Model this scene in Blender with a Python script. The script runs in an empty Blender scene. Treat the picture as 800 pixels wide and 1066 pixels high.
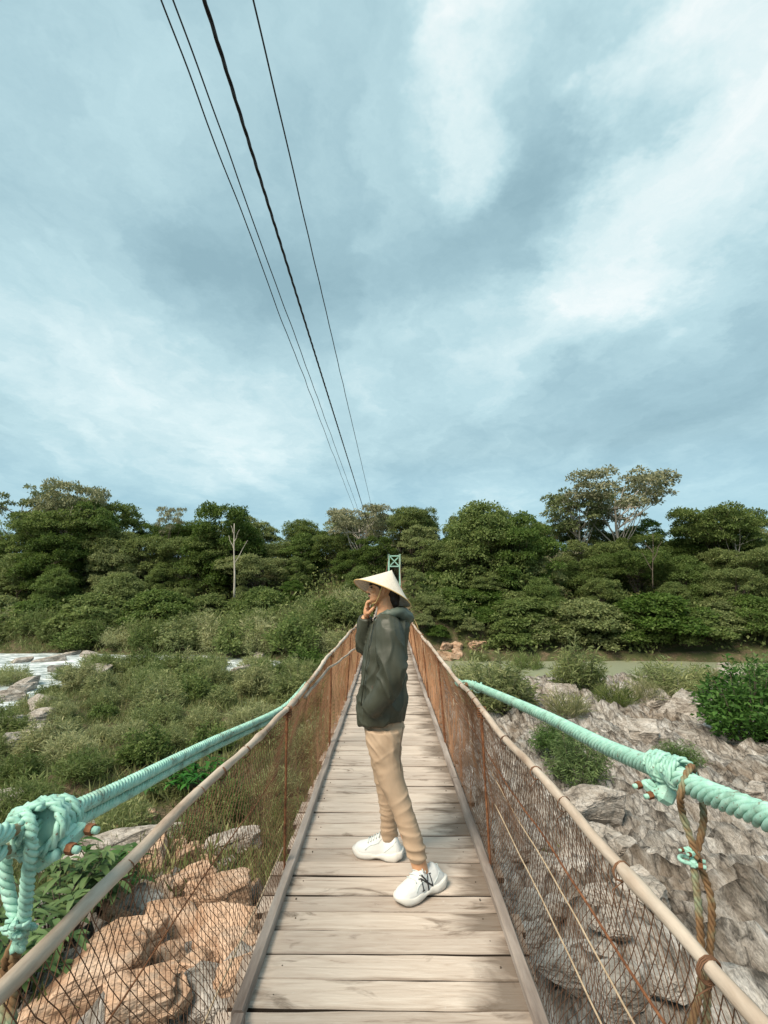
import bpy, bmesh, math, random
import numpy as np
from mathutils import Vector, Matrix, Quaternion, noise as mn
random.seed(7); RNG = np.random.default_rng(7)
SC = bpy.context.scene; COL = SC.collection
R = math.radians
# ---------------------------------------------------------------- camera model (photo pixels 800x1066)
F, CX, CY = 520.0, 400.0, 533.0
PITCH, YAW = math.atan(78/520), R(0.44)
CAMZ = 1.6
CAM = Vector((0, 0, CAMZ))
CROT = Matrix.Rotation(YAW, 3, 'Z') @ Matrix.Rotation(math.pi/2 + PITCH, 3, 'X')
def ray(u, v): return CROT @ Vector(((u-CX)/F, (CY-v)/F, -1.0))
def at(u, v, d): return CAM + ray(u, v)*d
def aty(u, v, y): r = ray(u, v); return CAM + r*(y/r.y)
def atz(u, v, z): r = ray(u, v); return CAM + r*((z-CAMZ)/r.z)
def atx(u, v, x): r = ray(u, v); return CAM + r*(x/r.x)
def S(a, b, t):
    t = max(0.0, min(1.0, (t-a)/(b-a))); return t*t*(3-2*t)
def interp(t, pts):
    if t <= pts[0][0]: return pts[0][1]
    for (a, va), (b, vb) in zip(pts, pts[1:]):
        if t <= b: return va + (vb-va)*(t-a)/(b-a)
    return pts[-1][1]
# ---------------------------------------------------------------- object helpers
def tag(o, label=None, cat=None, group=None, kind=None):
    if label: o['label'] = label
    if cat: o['category'] = cat
    if group: o['group'] = group
    if kind: o['kind'] = kind
    return o
def thing(name, label, cat, loc=(0,0,0), group=None):
    o = bpy.data.objects.new(name, None); COL.objects.link(o)
    o.empty_display_size = .2; o.location = loc
    return tag(o, label, cat, group)
def worldloc(p):
    v = Vector((0,0,0))
    while p is not None: v += Vector(p.location); p = p.parent
    return v
class MB:
    """collects shapes in world coordinates and links them as one mesh object"""
    def __init__(s): s.v = []; s.f = []; s.sm = []; s.mi = []
    def add(s, vs, fs, smooth=True, mi=0):
        n = len(s.v); s.v.extend([tuple(p) for p in vs])
        s.f.extend([tuple(i+n for i in f) for f in fs]); s.sm.extend([smooth]*len(fs)); s.mi.extend([mi]*len(fs))
    def loft(s, rings, caps=True, smooth=True, mi=0):
        m = len(rings[0]); vs = [p for r in rings for p in r]; fs = []
        for i in range(len(rings)-1):
            for j in range(m):
                k = (j+1) % m
                fs.append((i*m+j, i*m+k, (i+1)*m+k, (i+1)*m+j))
        if caps:
            fs.append(tuple(range(m))[::-1]); fs.append(tuple((len(rings)-1)*m+j for j in range(m)))
        s.add(vs, fs, smooth, mi)
    def tube(s, pts, r, n=8, caps=True, smooth=True, mi=0):
        pts = [Vector(p) for p in pts]; rings = []
        up = None
        for i, p in enumerate(pts):
            t = (pts[min(i+1, len(pts)-1)] - pts[max(i-1, 0)]).normalized()
            if up is None:
                up = Vector((0,0,1)) if abs(t.z) < .9 else Vector((1,0,0))
            a = t.cross(up)
            if a.length < 1e-5: a = t.orthogonal()
            a.normalize(); b = a.cross(t).normalized(); up = b
            rr = r[i] if hasattr(r, '__len__') else r
            rings.append([p + (a*math.cos(2*math.pi*k/n) + b*math.sin(2*math.pi*k/n))*rr for k in range(n)])
        s.loft(rings, caps, smooth, mi)
    def box(s, c, size, rot=None, bev=0.0, mi=0, jit=0):
        bm = bmesh.new(); bmesh.ops.create_cube(bm, size=1)
        for v in bm.verts: v.co = Vector((v.co.x*size[0], v.co.y*size[1], v.co.z*size[2]))
        if bev: bmesh.ops.bevel(bm, geom=bm.edges[:], offset=bev, segments=1, affect='EDGES', profile=.5)
        M = rot.to_3x3() if rot is not None else Matrix.Identity(3)
        bm.verts.index_update()
        vs = [M @ v.co + Vector(c) for v in bm.verts]; fs = [[v.index for v in f.verts] for f in bm.faces]
        bm.free(); s.add(vs, fs, False, mi)
    def bar(s, a, b, w, t, bev=0, mi=0):
        a, b = Vector(a), Vector(b); d = b-a
        q = d.to_track_quat('X', 'Z').to_matrix()
        s.box((a+b)/2, (d.length, w, t), q, bev, mi)
    def build(s, name, mat, parent=None, label=None):
        off = worldloc(parent) if parent is not None else Vector((0,0,0))
        me = bpy.data.meshes.new(name)
        me.from_pydata([(x-off.x, y-off.y, z-off.z) for x, y, z in s.v], [], s.f)
        me.polygons.foreach_set('use_smooth', s.sm)
        mats = mat if isinstance(mat, (list, tuple)) else [mat]
        for m in mats: me.materials.append(m)
        if len(mats) > 1: me.polygons.foreach_set('material_index', s.mi)
        me.update()
        o = bpy.data.objects.new(name, me); COL.objects.link(o)
        if parent is not None: o.parent = parent
        if label: o['label'] = label
        return o
def np_mesh(name, V, Fq, mat, parent=None, smooth=False, mats_idx=None):
    """numpy vertices (N,3) and quads (M,4) -> one mesh object"""
    me = bpy.data.meshes.new(name); n, m = len(V), len(Fq)
    me.vertices.add(n); me.vertices.foreach_set('co', np.asarray(V, dtype=np.float32).ravel())
    me.loops.add(m*4); me.loops.foreach_set('vertex_index', np.asarray(Fq, dtype=np.int32).ravel())
    me.polygons.add(m); me.polygons.foreach_set('loop_start', np.arange(0, m*4, 4, dtype=np.int32))
    me.polygons.foreach_set('loop_total', np.full(m, 4, dtype=np.int32))
    if smooth: me.polygons.foreach_set('use_smooth', np.ones(m, dtype=bool))
    me.materials.append(mat); me.update(calc_edges=True); me.validate()
    o = bpy.data.objects.new(name, me); COL.objects.link(o)
    if parent is not None: o.parent = parent
    return o
def copy_tree(o, parent=None):
    c = o.copy(); COL.objects.link(c)
    if parent is not None: c.parent = parent
    for ch in list(o.children): copy_tree(ch, c)
    return c
# ---------------------------------------------------------------- material helpers
class NT:
    def __init__(s, name):
        s.m = bpy.data.materials.new(name); s.m.use_nodes = True; s.t = s.m.node_tree
        s.b = s.t.nodes['Principled BSDF']; s.out = s.t.nodes['Material Output']
    def n(s, typ, **kw):
        nd = s.t.nodes.new(typ)
        for k, v in kw.items():
            if k.startswith('i_'):
                key = k[2:]; nd.inputs[int(key) if key.isdigit() else key.replace('_', ' ')].default_value = v
            else: setattr(nd, k, v)
        return nd
    def l(s, a, b): s.t.links.new(a, b)
    def coord(s, scale=(1,1,1), rot=(0,0,0), rnd=False, kind='Object'):
        tc = s.n('ShaderNodeTexCoord'); mp = s.n('ShaderNodeMapping')
        mp.inputs['Scale'].default_value = scale; mp.inputs['Rotation'].default_value = rot
        s.l(tc.outputs[kind], mp.inputs['Vector'])
        if rnd:
            oi = s.n('ShaderNodeObjectInfo'); mu = s.n('ShaderNodeMath', operation='MULTIPLY', i_1=37.0)
            s.l(oi.outputs['Random'], mu.inputs[0]); s.l(mu.outputs[0], mp.inputs['Location'])
        return mp.outputs[0]
    def noise(s, vec, scale, detail=5, rough=.55, dist=0):
        nd = s.n('ShaderNodeTexNoise', i_Scale=scale, i_Detail=detail, i_Roughness=rough, i_Distortion=dist)
        s.l(vec, nd.inputs['Vector']); return nd.outputs['Fac']
    def ramp(s, fac, stops, interp='LINEAR'):
        nd = s.n('ShaderNodeValToRGB'); e = nd.color_ramp.elements; nd.color_ramp.interpolation = interp
        while len(e) < len(stops): e.new(.5)
        for el, (p, c) in zip(e, stops):
            el.position = p; el.color = (c if hasattr(c, '__len__') else (c,c,c)) + ((1,) if hasattr(c, '__len__') else (1,))
        s.l(fac, nd.inputs[0]); return nd.outputs[0]
    def mix(s, a, b, fac, mode='MIX'):
        nd = s.n('ShaderNodeMix', data_type='RGBA', blend_type=mode)
        for k, x in ((0, fac), (6, a), (7, b)):
            if hasattr(x, 'is_output'): s.l(x, nd.inputs[k])
            elif k: nd.inputs[k].default_value = tuple(x)+(1,)
            else: nd.inputs[k].default_value = x
        return nd.outputs[2]
    def math(s, op, a, b=0.0, c=None, clamp=False):
        nd = s.n('ShaderNodeMath', operation=op, use_clamp=clamp)
        for k, x in enumerate((a, b, c)):
            if x is None: continue
            if hasattr(x, 'is_output'): s.l(x, nd.inputs[k])
            else: nd.inputs[k].default_value = x
        return nd.outputs[0]
    def bump(s, h, strength=.4, dist=.01, prev=None):
        nd = s.n('ShaderNodeBump', i_Strength=strength, i_Distance=dist); s.l(h, nd.inputs['Height'])
        if prev is not None: s.l(prev, nd.inputs['Normal'])
        s.l(nd.outputs[0], s.b.inputs['Normal']); return nd.outputs[0]
    def base(s, c):
        if hasattr(c, 'is_output'): s.l(c, s.b.inputs['Base Color'])
        else: s.b.inputs['Base Color'].default_value = tuple(c)+(1,)
    def rough(s, r, spec=.4):
        s.b.inputs['Roughness'].default_value = r; s.b.inputs['Specular IOR Level'].default_value = spec
def mat_mottle(name, cols, scale=8, rough=.8, bump=.3, bdist=.004, stretch=(1,1,1), rnd=False, spec=.3, detail=6, pos=None, metal=0, fine=None):
    t = NT(name); c = t.coord(stretch, rnd=rnd); f = t.noise(c, scale, detail, .6)
    k = len(cols); pos = pos or [.3+.4*i/(k-1) for i in range(k)]
    col = t.ramp(f, list(zip(pos, cols)))
    f2 = t.noise(c, fine or scale*5, 4, .6)
    col = t.mix(col, t.ramp(f2, [(.3, .72), (.7, 1.1)]), .5, 'MULTIPLY')
    t.base(col); t.rough(rough, spec); t.b.inputs['Metallic'].default_value = metal
    t.bump(f2, bump, bdist); return t.m
M = {}
def leaf_mat(name, c_dark, c_mid, c_light, trans=.25, tint=.25):
    t = NT(name)
    geo = t.n('ShaderNodeNewGeometry'); oi = t.n('ShaderNodeObjectInfo')
    col = t.ramp(geo.outputs['Random Per Island'], [(0, c_dark), (.5, c_mid), (1, c_light)])
    nz = t.noise(t.coord((1,1,1), rnd=True), .55, 3, .5)
    col = t.mix(col, t.ramp(nz, [(.35, (.72,.78,.7)), (.65, (1.2,1.16,1.1))]), .8, 'MULTIPLY')
    hsv = t.n('ShaderNodeHueSaturation', i_Fac=1.0)
    t.l(t.math('MULTIPLY_ADD', oi.outputs['Random'], -.05, .525), hsv.inputs['Hue'])
    t.l(t.math('MULTIPLY_ADD', oi.outputs['Random'], tint*1.6, 1-tint*.8), hsv.inputs['Value'])
    t.l(t.math('MULTIPLY_ADD', oi.outputs['Random'], -.35, 1.1), hsv.inputs['Saturation'])
    t.l(col, hsv.inputs['Color']); col = hsv.outputs[0]
    t.base(col); t.rough(.6, .25)
    tr = t.n('ShaderNodeBsdfTranslucent'); t.l(col, tr.inputs['Color'])
    mx = t.n('ShaderNodeMixShader', i_0=trans); t.l(t.b.outputs[0], mx.inputs[1]); t.l(tr.outputs[0], mx.inputs[2])
    t.l(mx.outputs[0], t.out.inputs['Surface']); return t.m
# ================================================================ camera, sky, sun
cd = bpy.data.cameras.new('camera'); cam = bpy.data.objects.new('camera', cd); COL.objects.link(cam)
cam.matrix_world = CROT.to_4x4(); cam.location = CAM
cd.sensor_fit = 'HORIZONTAL'; cd.sensor_width = 36; cd.lens = 36*F/800; cd.clip_start = .05; cd.clip_end = 3000
SC.camera = cam
SUN_EL, SUN_AZ = R(50), R(-140)      # azimuth measured from +y clockwise (towards +x)
sd = bpy.data.lights.new('sun', 'SUN'); sd.energy = 1.5; sd.angle = R(28); sd.color = (1, .87, .70)
so = bpy.data.objects.new('sun', sd); COL.objects.link(so)
sdir = Vector((math.sin(SUN_AZ)*math.cos(SUN_EL), math.cos(SUN_AZ)*math.cos(SUN_EL), math.sin(SUN_EL)))
so.rotation_euler = sdir.to_track_quat('Z', 'Y').to_euler(); so.location = (0, -5, 30)
def make_world():
    w = bpy.data.worlds.new('World'); SC.world = w; w.use_nodes = True
    t = NT.__new__(NT); t.t = w.node_tree; t.b = None
    bg = t.t.nodes['Background']; bg.inputs['Strength'].default_value = .1
    sky = t.n('ShaderNodeTexSky', sky_type='NISHITA', sun_disc=False, sun_elevation=SUN_EL, sun_rotation=SUN_AZ, air_density=1.2, dust_density=2.0)
    tc = t.n('ShaderNodeTexCoord'); sp = t.n('ShaderNodeSeparateXYZ'); t.l(tc.outputs['Generated'], sp.inputs[0])
    zz = t.math('ADD', t.math('MAXIMUM', sp.outputs[2], 0.0), .16)
    px = t.math('DIVIDE', sp.outputs[0], zz); py = t.math('DIVIDE', sp.outputs[1], zz)
    cb = t.n('ShaderNodeCombineXYZ'); t.l(px, cb.inputs[0]); t.l(py, cb.inputs[1])
    P = cb.outputs[0]
    # domain warp
    nw = t.n('ShaderNodeTexNoise', i_Scale=1.1, i_Detail=7.0, i_Roughness=.64); t.l(P, nw.inputs['Vector'])
    sub = t.n('ShaderNodeVectorMath', operation='SUBTRACT'); t.l(nw.outputs['Color'], sub.inputs[0]); sub.inputs[1].default_value = (.5,.5,.5)
    sc = t.n('ShaderNodeVectorMath', operation='SCALE'); t.l(sub.outputs[0], sc.inputs[0]); sc.inputs['Scale'].default_value = .9
    ad = t.n('ShaderNodeVectorMath', operation='ADD'); t.l(P, ad.inputs[0]); t.l(sc.outputs[0], ad.inputs[1])
    W = ad.outputs[0]
    def pl(u, v):
        r = ray(u, v).normalized(); return Vector((r.x/(r.z+.16), r.y/(r.z+.16)))
    swp = t.n('ShaderNodeSeparateXYZ'); t.l(W, swp.inputs[0])
    def seg(a, b, w0, amp, soft=1.0):
        a, b = pl(*a), pl(*b); d = b-a; L = d.length; d = d/L
        x = t.math('SUBTRACT', swp.outputs[0], a.x); y = t.math('SUBTRACT', swp.outputs[1], a.y)
        al = t.math('ADD', t.math('MULTIPLY', x, d.x), t.math('MULTIPLY', y, d.y))
        ac = t.math('ADD', t.math('MULTIPLY', x, -d.y), t.math('MULTIPLY', y, d.x))
        over = t.math('SUBTRACT', t.math('ABSOLUTE', t.math('SUBTRACT', al, L/2)), L/2)
        over = t.math('MAXIMUM', over, 0.0)
        q = t.math('ADD', t.math('POWER', t.math('ABSOLUTE', ac), 2.0), t.math('POWER', over, 2.0))
        e = t.math('POWER', 2.718, t.math('MULTIPLY', q, -1/(w0*w0)))
        return t.math('MULTIPLY', e, amp)
    parts = SKYSEGS
    tot = None
    for a, b, w0, amp in parts:
        s_ = seg(a, b, w0, amp); tot = s_ if tot is None else t.math('ADD', tot, s_)
    # streaky cloud detail, drawn out along the wind
    mp = t.n('ShaderNodeMapping'); mp.inputs['Rotation'].default_value = (0,0,R(-28)); mp.inputs['Scale'].default_value = (1.5,.7,1)
    t.l(W, mp.inputs['Vector'])
    n1 = t.noise(mp.outputs[0], 1.1, 8, .6); n2 = t.noise(mp.outputs[0], 3.5, 6, .6)
    v = t.math('ADD', tot, t.math('MULTIPLY', t.math('SUBTRACT', n1, .5), 1.15))
    v = t.math('ADD', v, t.math('MULTIPLY', t.math('SUBTRACT', n2, .5), .5))
    v = t.math('ADD', v, .40, clamp=True)
    col = t.ramp(v, [(0, (.78,1.24,1.38)), (.28, (1.02,1.54,1.68)), (.55, (1.40,1.97,2.07)), (.8, (1.95,2.40,2.42)), (1, (2.48,2.68,2.64))])
    # clearer blue low over the horizon
    hz = t.ramp(sp.outputs[2], [(0, 1.0), (.10, .85), (.26, 0.0)])
    clear = t.mix((.74,1.46,1.84), t.mix(sky.outputs[0], (.8,1.4,1.7), .8), .3)
    k = t.math('MULTIPLY', hz, t.math('SUBTRACT', 1.0, t.math('MULTIPLY', v, .9)), clamp=True)
    col = t.mix(col, clear, k)
    col = t.mix(col, sky.outputs[0], .06)
    t.l(col, bg.inputs['Color'])
SKYSEGS = [((850,10), (620,310), .19, .62), ((462,-60), (505,150), .085, .40), ((520,-50), (660,10), .10, .40), ((-20,300), (260,490), .42, .42), ((700,30),(640,90),.07,.3), ((200,230),(330,330),.24,-.14), ((120,60),(180,150),.15,.10),
           ((590,330), (430,430), .30, .16), ((430,150), (400,230), .12, .22), ((330,260), (560,230), .24, -.24),
           ((20,200), (200,290), .33, -.18), ((660,60), (600,150), .12, -.25), ((800,330), (700,440), .5, -.2), ((140,120),(250,60),.2,.12)]
make_world()
vs = SC.view_settings; vs.view_transform = 'Standard'; vs.look = 'None'; vs.exposure = 1.88; vs.gamma = 1; vs.use_curve_mapping = False
SC.cycles.max_bounces = 6; SC.cycles.diffuse_bounces = 4; SC.cycles.transmission_bounces = 4; SC.cycles.transparent_max_bounces = 6
# ================================================================ terrain
def fbm(x, y, z=0, o=4): return mn.fractal(Vector((x, y, z)), 1.0, 2.1, o, noise_basis='PERLIN_ORIGINAL')
WATER = -5.0
def rockmask(x, y):
    """1 on the bare rock, 0 on soil"""
    e = .9*fbm(x*.22, y*.22, 3)
    r = S(.4+e*.5 if y < 12 else 1.2+e, 1.4+e*.5 if y < 12 else 2.6+e, x)*(1-S(29, 33, y))*(1-S(15,19,x+e*2))
    l = S(-8.5, -6.5, x+.2*y*0+e)*(1-S(9+e, 11+e, y))
    return max(r, l*(1-S(.5, 2, x)))
def land(x, y):
    # near bank
    z = -4.35 + 2.1*(1-S(1, 15, y)) + 1.3*(1-S(-9, 1, y))
    if x < 0: z -= .25*S(-2, -14, x)
    # right hand rock plateau falling to the river
    rp = S(.5, 4, x)*(1-S(27, 32.5, y + .8*fbm(x*.15, 7.3)))
    z += rp*(.75 + .35*S(6, 16, y))
    z += .9*S(8, 17, x)*(1-S(8, 22, y))
    # side channel on the left
    edge = -16.5 - .34*(y-22) + 1.4*fbm(y*.13, 2.2)
    ch = S(0, 3.0, edge-x)*S(17, 23, y)
    z += ch*(-5.75-z)
    # main river
    r0 = 39.5 + 1.2*fbm(x*.1, 5.1) if x < 0 else 39.5 - 8*S(1, 5, x)
    far = 47.5 + 1.0*fbm(x*.12, 9.4) + 4*S(-8, -22, x)
    rv = S(r0-2, r0+1.6, y)*(1-S(far-2.2, far, y))
    z += rv*(-5.9-z)
    # far bank and the hill under the forest
    fb = S(far-2.5, far+2.5, y)
    hill = -4.3 + 2.3*S(far, far+5, y)*(1 - .55*S(-3, -16, x)) + 5.2*S(far+4, far+28, y) + 2.0*S(-.0, 3, y-far)*math.exp(-((x-3)/5)**2)
    z += fb*(hill-z)
    z += 5*S(70, 92, y)
    n = .22*fbm(x*.35, y*.35) + .10*fbm(x*1.1, y*1.1, 4)
    return z + n*(1-.7*rv)
def rockd(x, y):
    """tilted strata and blocks of the bare rock"""
    a = .62*x + .78*y; b = -.78*x + .62*y
    w = .5*fbm(x*.5, y*.5, 2)
    s1 = (a*1.15 + w*1.6) % 1.0; s2 = (a*3.3 + w*3 + .4*b) % 1.0
    k = mn.voronoi(Vector((a*.9+w, b*.42, 0)))[0]
    ridge = 1-abs(fbm(a*.8, b*.28, 9, 5))*2
    return .36*(s1**1.7-.4) + .17*(s2-.5) + .16*(min(1, (k[1]-k[0])*1.6)-.5) + .34*(ridge-.6) + .10*fbm(a*3.2, b*.8, 5, 3)
def landz(x, y):
    z = land(x, y); m = rockmask(x, y)
    return z + (m*rockd(x, y) if m > .01 else 0)
def atland(u, v, z0=-1.0):
    r = ray(u, v); lo = None
    t = (z0-CAMZ)/r.z if r.z < -1e-3 else 3
    st = .05
    while t < 200:
        p = CAM + r*t
        if p.z < land(p.x, p.y): break
        t += st; st = max(.05, t*.01)
    return CAM + r*t
def axis(segs):
    out = []
    for a, b, st in segs:
        n = max(1, int(round((b-a)/st))); out += [a+(b-a)*i/n for i in range(n)]
    out.append(segs[-1][1]); return out
xs = axis([(-900,-200,100), (-200,-60,10), (-60,-26,2), (-26,-11,.5), (-11,15,.13), (15,26,.4), (26,60,2), (60,200,10), (200,900,100)])
ys = axis([(-300,-40,40), (-40,-8,4), (-8,1,.5), (1,14,.13), (14,33,.22), (33,52,.4), (52,100,1.6), (100,200,10), (200,1500,130)])
NX, NY = len(xs), len(ys)
V = np.zeros((NX*NY, 3), dtype=np.float32)
RM = np.zeros(NX*NY, dtype=np.float32)
i = 0
for y in ys:
    for x in xs:
        far = abs(x) > 80 or y > 140 or y < -40
        m = 0 if far else rockmask(x, y)
        z = land(x, y)
        if m > .01: z += m*rockd(x, y)
        V[i] = (x, y, z); RM[i] = m; i += 1
idx = np.arange(NX*NY).reshape(NY, NX)
Fq = np.stack([idx[:-1,:-1], idx[:-1,1:], idx[1:,1:], idx[1:,:-1]], -1).reshape(-1, 4)
def ground_mat():
    t = NT('ground'); c = t.coord()
    at_ = t.n('ShaderNodeAttribute', attribute_name='rock')
    # bare rock: grey beige slabs, pale faces, dark cracks, all along one tilted direction
    rc = t.coord((2.6,.42,1.5), (0,R(15),R(-51)))
    n1 = t.noise(rc, 1.5, 8, .62, .6); n2 = t.noise(rc, 7, 8, .7, .4); n3 = t.noise(rc, 26, 6, .7, .3); n0 = t.noise(c, .35, 4, .5)
    rk = t.ramp(n1, [(.30,(.075,.062,.050)), (.41,(.22,.19,.16)), (.53,(.36,.33,.295)), (.66,(.56,.535,.505))])
    rk = t.mix(rk, t.ramp(n2, [(.33,.35), (.5,.9), (.7,1.25)]), .75, 'MULTIPLY')
    rk = t.mix(rk, t.ramp(n3, [(.36,.42), (.5,.95), (.62,1.3)]), .7, 'MULTIPLY')
    rk = t.mix(rk, (.17,.115,.07), t.ramp(n0, [(.56,0.0), (.72,.5)]))
    vo = t.n('ShaderNodeTexVoronoi', feature='DISTANCE_TO_EDGE', i_Scale=1.3)
    wv = t.n('ShaderNodeVectorMath', operation='ADD'); t.l(rc, wv.inputs[0])
    nn = t.n('ShaderNodeTexNoise', i_Scale=2.0, i_Detail=5.0); t.l(rc, nn.inputs['Vector']); t.l(nn.outputs['Color'], wv.inputs[1])
    t.l(wv.outputs[0], vo.inputs['Vector'])
    crk = t.ramp(vo.outputs['Distance'], [(0,.25), (.05,.8), (.12,1.0)])
    rk = t.mix(rk, crk, .85, 'MULTIPLY')
    # soil with litter and low green
    s1 = t.noise(c, 1.2, 7, .62); s2 = t.noise(c, 9, 6, .65)
    so = t.ramp(s2, [(.3,(.045,.036,.022)), (.5,(.12,.09,.055)), (.72,(.24,.185,.12))])
    so = t.mix(so, (.06,.075,.026), t.ramp(s1, [(.40,0.0), (.54,.85)]))
    col = t.mix(so, rk, t.ramp(t.math('ADD', at_.outputs['Fac'], t.math('MULTIPLY', t.math('SUBTRACT', s2, .5), .7)), [(.35,0.0), (.6,1.0)]))
    t.base(col); t.rough(.9, .2)
    b = t.bump(n2, .9, .06); b = t.bump(n3, .6, .02, b); b = t.bump(crk, .5, .04, b); t.bump(s2, .3, .02, b)
    return t.m
M['ground'] = ground_mat()
g = np_mesh('ground', V, Fq, M['ground'], smooth=True); tag(g, kind='structure')
at_ = g.data.attributes.new('rock', 'FLOAT', 'POINT'); at_.data.foreach_set('value', RM)
def water_mat():
    t = NT('river'); c = t.coord((1,2.2,1)); n = t.noise(c, 1.3, 6, .6, .5); n3 = t.noise(t.coord((.8,1.6,1)), .55, 5, .6, .8)
    geo = t.n('ShaderNodeNewGeometry'); sp = t.n('ShaderNodeSeparateXYZ'); t.l(geo.outputs['Position'], sp.inputs[0])
    left = t.ramp(t.math('MULTIPLY_ADD', sp.outputs[0], -.1, .4, True), [(0,0.0), (1,1.0)])
    foam = t.math('MULTIPLY', left, t.ramp(t.math('ADD', t.math('MULTIPLY', n, .6), t.math('MULTIPLY', n3, .45)), [(.47,0.0), (.58,.9)]))
    body = t.mix((.26,.28,.19), (.30,.36,.37), left)
    t.base(t.mix(body, (.74,.78,.80), foam)); t.b.inputs['Roughness'].default_value = .16
    t.l(t.math('MULTIPLY_ADD', foam, .4, .32), t.b.inputs['Roughness'])
    t.bump(n, .35, .12); return t.m
mb = MB(); 
WX = np.linspace(-160, 160, 60); WY = np.linspace(12, 60, 30)
vs_ = [(x, y, WATER+.0) for y in WY for x in WX]
mb.add(vs_, [(j*60+i, j*60+i+1, (j+1)*60+i+1, (j+1)*60+i) for j in range(29) for i in range(59)])
tag(mb.build('river', water_mat()), kind='structure')
# ================================================================ footbridge
def teal_mat():
    t = NT('teal_paint'); c = t.coord(); f = t.noise(c, 26, 6, .65); f2 = t.noise(c, 110, 4, .6)
    col = t.ramp(f, [(.28,(.19,.32,.26)), (.45,(.28,.52,.43)), (.7,(.41,.63,.54))])
    f3 = t.noise(c, 9, 6, .7)
    col = t.mix(col, (.13,.17,.12), t.ramp(f3, [(.52,0.0), (.66,.6)]))
    col = t.mix(col, (.16,.075,.04), t.ramp(t.math('ADD', f2, t.math('MULTIPLY', t.math('SUBTRACT', f3, .5), .4)), [(.62,0.0), (.70,.85)]))
    t.base(col); t.rough(.55, .35); t.bump(f2, .3, .002); return t.m
M['teal'] = teal_mat()
M['rust'] = mat_mottle('rusty_steel', [(.07,.03,.016), (.17,.068,.03), (.27,.13,.065)], 30, .9, .6, .002)
M['rope'] = mat_mottle('rusty_rope', [(.10,.05,.022), (.20,.12,.06), (.20,.26,.17)], 14, .85, .5, .002)
M['pole'] = mat_mottle('stripped_pole', [(.15,.10,.07), (.40,.31,.24), (.50,.42,.345), (.58,.50,.42)], 9, .75, .5, .004, (1,.22,1), fine=60)
M['kerbwood'] = mat_mottle('grey_batten', [(.13,.10,.085), (.29,.245,.215), (.42,.37,.335)], 9, .85, .6, .004, (1,.12,1), fine=50)
M['beam'] = mat_mottle('dark_beam', [(.05,.04,.03), (.12,.09,.07)], 6, .9)
def wire_mat():
    t = NT('rusty_wire'); c = t.coord(); f = t.noise(c, 1.1, 4, .6)
    geo = t.n('ShaderNodeNewGeometry'); sp = t.n('ShaderNodeSeparateXYZ'); t.l(geo.outputs['Position'], sp.inputs[0])
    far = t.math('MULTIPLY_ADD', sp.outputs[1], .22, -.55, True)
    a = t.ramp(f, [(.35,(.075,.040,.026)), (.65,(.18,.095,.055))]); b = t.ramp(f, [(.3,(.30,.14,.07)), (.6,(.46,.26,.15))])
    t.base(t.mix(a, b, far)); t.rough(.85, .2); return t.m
M['wire'] = wire_mat()
M['palewire'] = mat_mottle('pale_wire', [(.34,.25,.16), (.52,.42,.30)], 20, .7)
def deck_mat():
    t = NT('weathered_planks'); geo = t.n('ShaderNodeNewGeometry')
    c0 = t.n('ShaderNodeTexCoord'); mp = t.n('ShaderNodeMapping'); t.l(c0.outputs['Object'], mp.inputs['Vector'])
    cb = t.n('ShaderNodeCombineXYZ'); r = geo.outputs['Random Per Island']
    t.l(t.math('MULTIPLY', r, 90.0), cb.inputs[0]); t.l(t.math('MULTIPLY', r, 53.0), cb.inputs[2]); t.l(cb.outputs[0], mp.inputs['Location'])
    mp.inputs['Scale'].default_value = (1,1,1)
    st = t.n('ShaderNodeVectorMath', operation='MULTIPLY'); t.l(mp.outputs[0], st.inputs[0]); st.inputs[1].default_value = (1.3,16,16)
    st2 = t.n('ShaderNodeVectorMath', operation='MULTIPLY'); t.l(mp.outputs[0], st2.inputs[0]); st2.inputs[1].default_value = (2.2,6,6)
    g1 = t.noise(st.outputs[0], 2.2, 7, .65, 1.2); g2 = t.noise(st2.outputs[0], 1.6, 6, .6, .7); fine = t.noise(st.outputs[0], 9, 5, .6)
    col = t.ramp(g1, [(.26,(.25,.195,.16)), (.40,(.45,.375,.318)), (.66,(.56,.49,.43))])
    col = t.mix(col, t.ramp(r, [(0,(.80,.78,.76)), (.5,(.97,.96,.95)), (1,(1.06,1.05,1.03))]), 1.0, 'MULTIPLY')
    col = t.mix(col, (.11,.075,.05), t.ramp(g2, [(.59,0.0), (.70,.75)]))
    # damp dark ends by the battens
    sp = t.n('ShaderNodeSeparateXYZ'); t.l(c0.outputs['Object'], sp.inputs[0])
    ax = t.math('ABSOLUTE', t.math('SUBTRACT', sp.outputs[0], -.03)); d = t.math('ADD', ax, t.math('MULTIPLY', t.math('SUBTRACT', g2, .5), .5))
    d = t.math('ADD', t.math('MULTIPLY_ADD', sp.outputs[0], .12, d), t.math('MULTIPLY', t.math('SUBTRACT', r, .5), .2))
    col = t.mix(col, (.085,.06,.042), t.ramp(d, [(.44,0.0), (.62,.78)]))
    sp2 = t.noise(c0.outputs['Object'], 30, 3, .5)
    col = t.mix(col, (.54,.49,.44), t.ramp(sp2, [(.72,0.0), (.78,.55)]))
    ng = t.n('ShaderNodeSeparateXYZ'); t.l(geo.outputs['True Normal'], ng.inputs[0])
    col = t.mix((.035,.026,.019), col, t.ramp(ng.outputs[2], [(.1,0.0), (.7,1.0)]))   # sawn edges coloured darker than the plank tops
    t.base(col); t.rough(.82, .25); b = t.bump(g1, .45, .006); t.bump(fine, .3, .002, b); return t.m
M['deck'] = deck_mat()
Y0, Y1 = -3.0, 56.0
def deckz(y): return 0 if y < 6 else (.0016*(y-6)**2 if y < 14 else .1024+.0256*(y-14))
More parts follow.
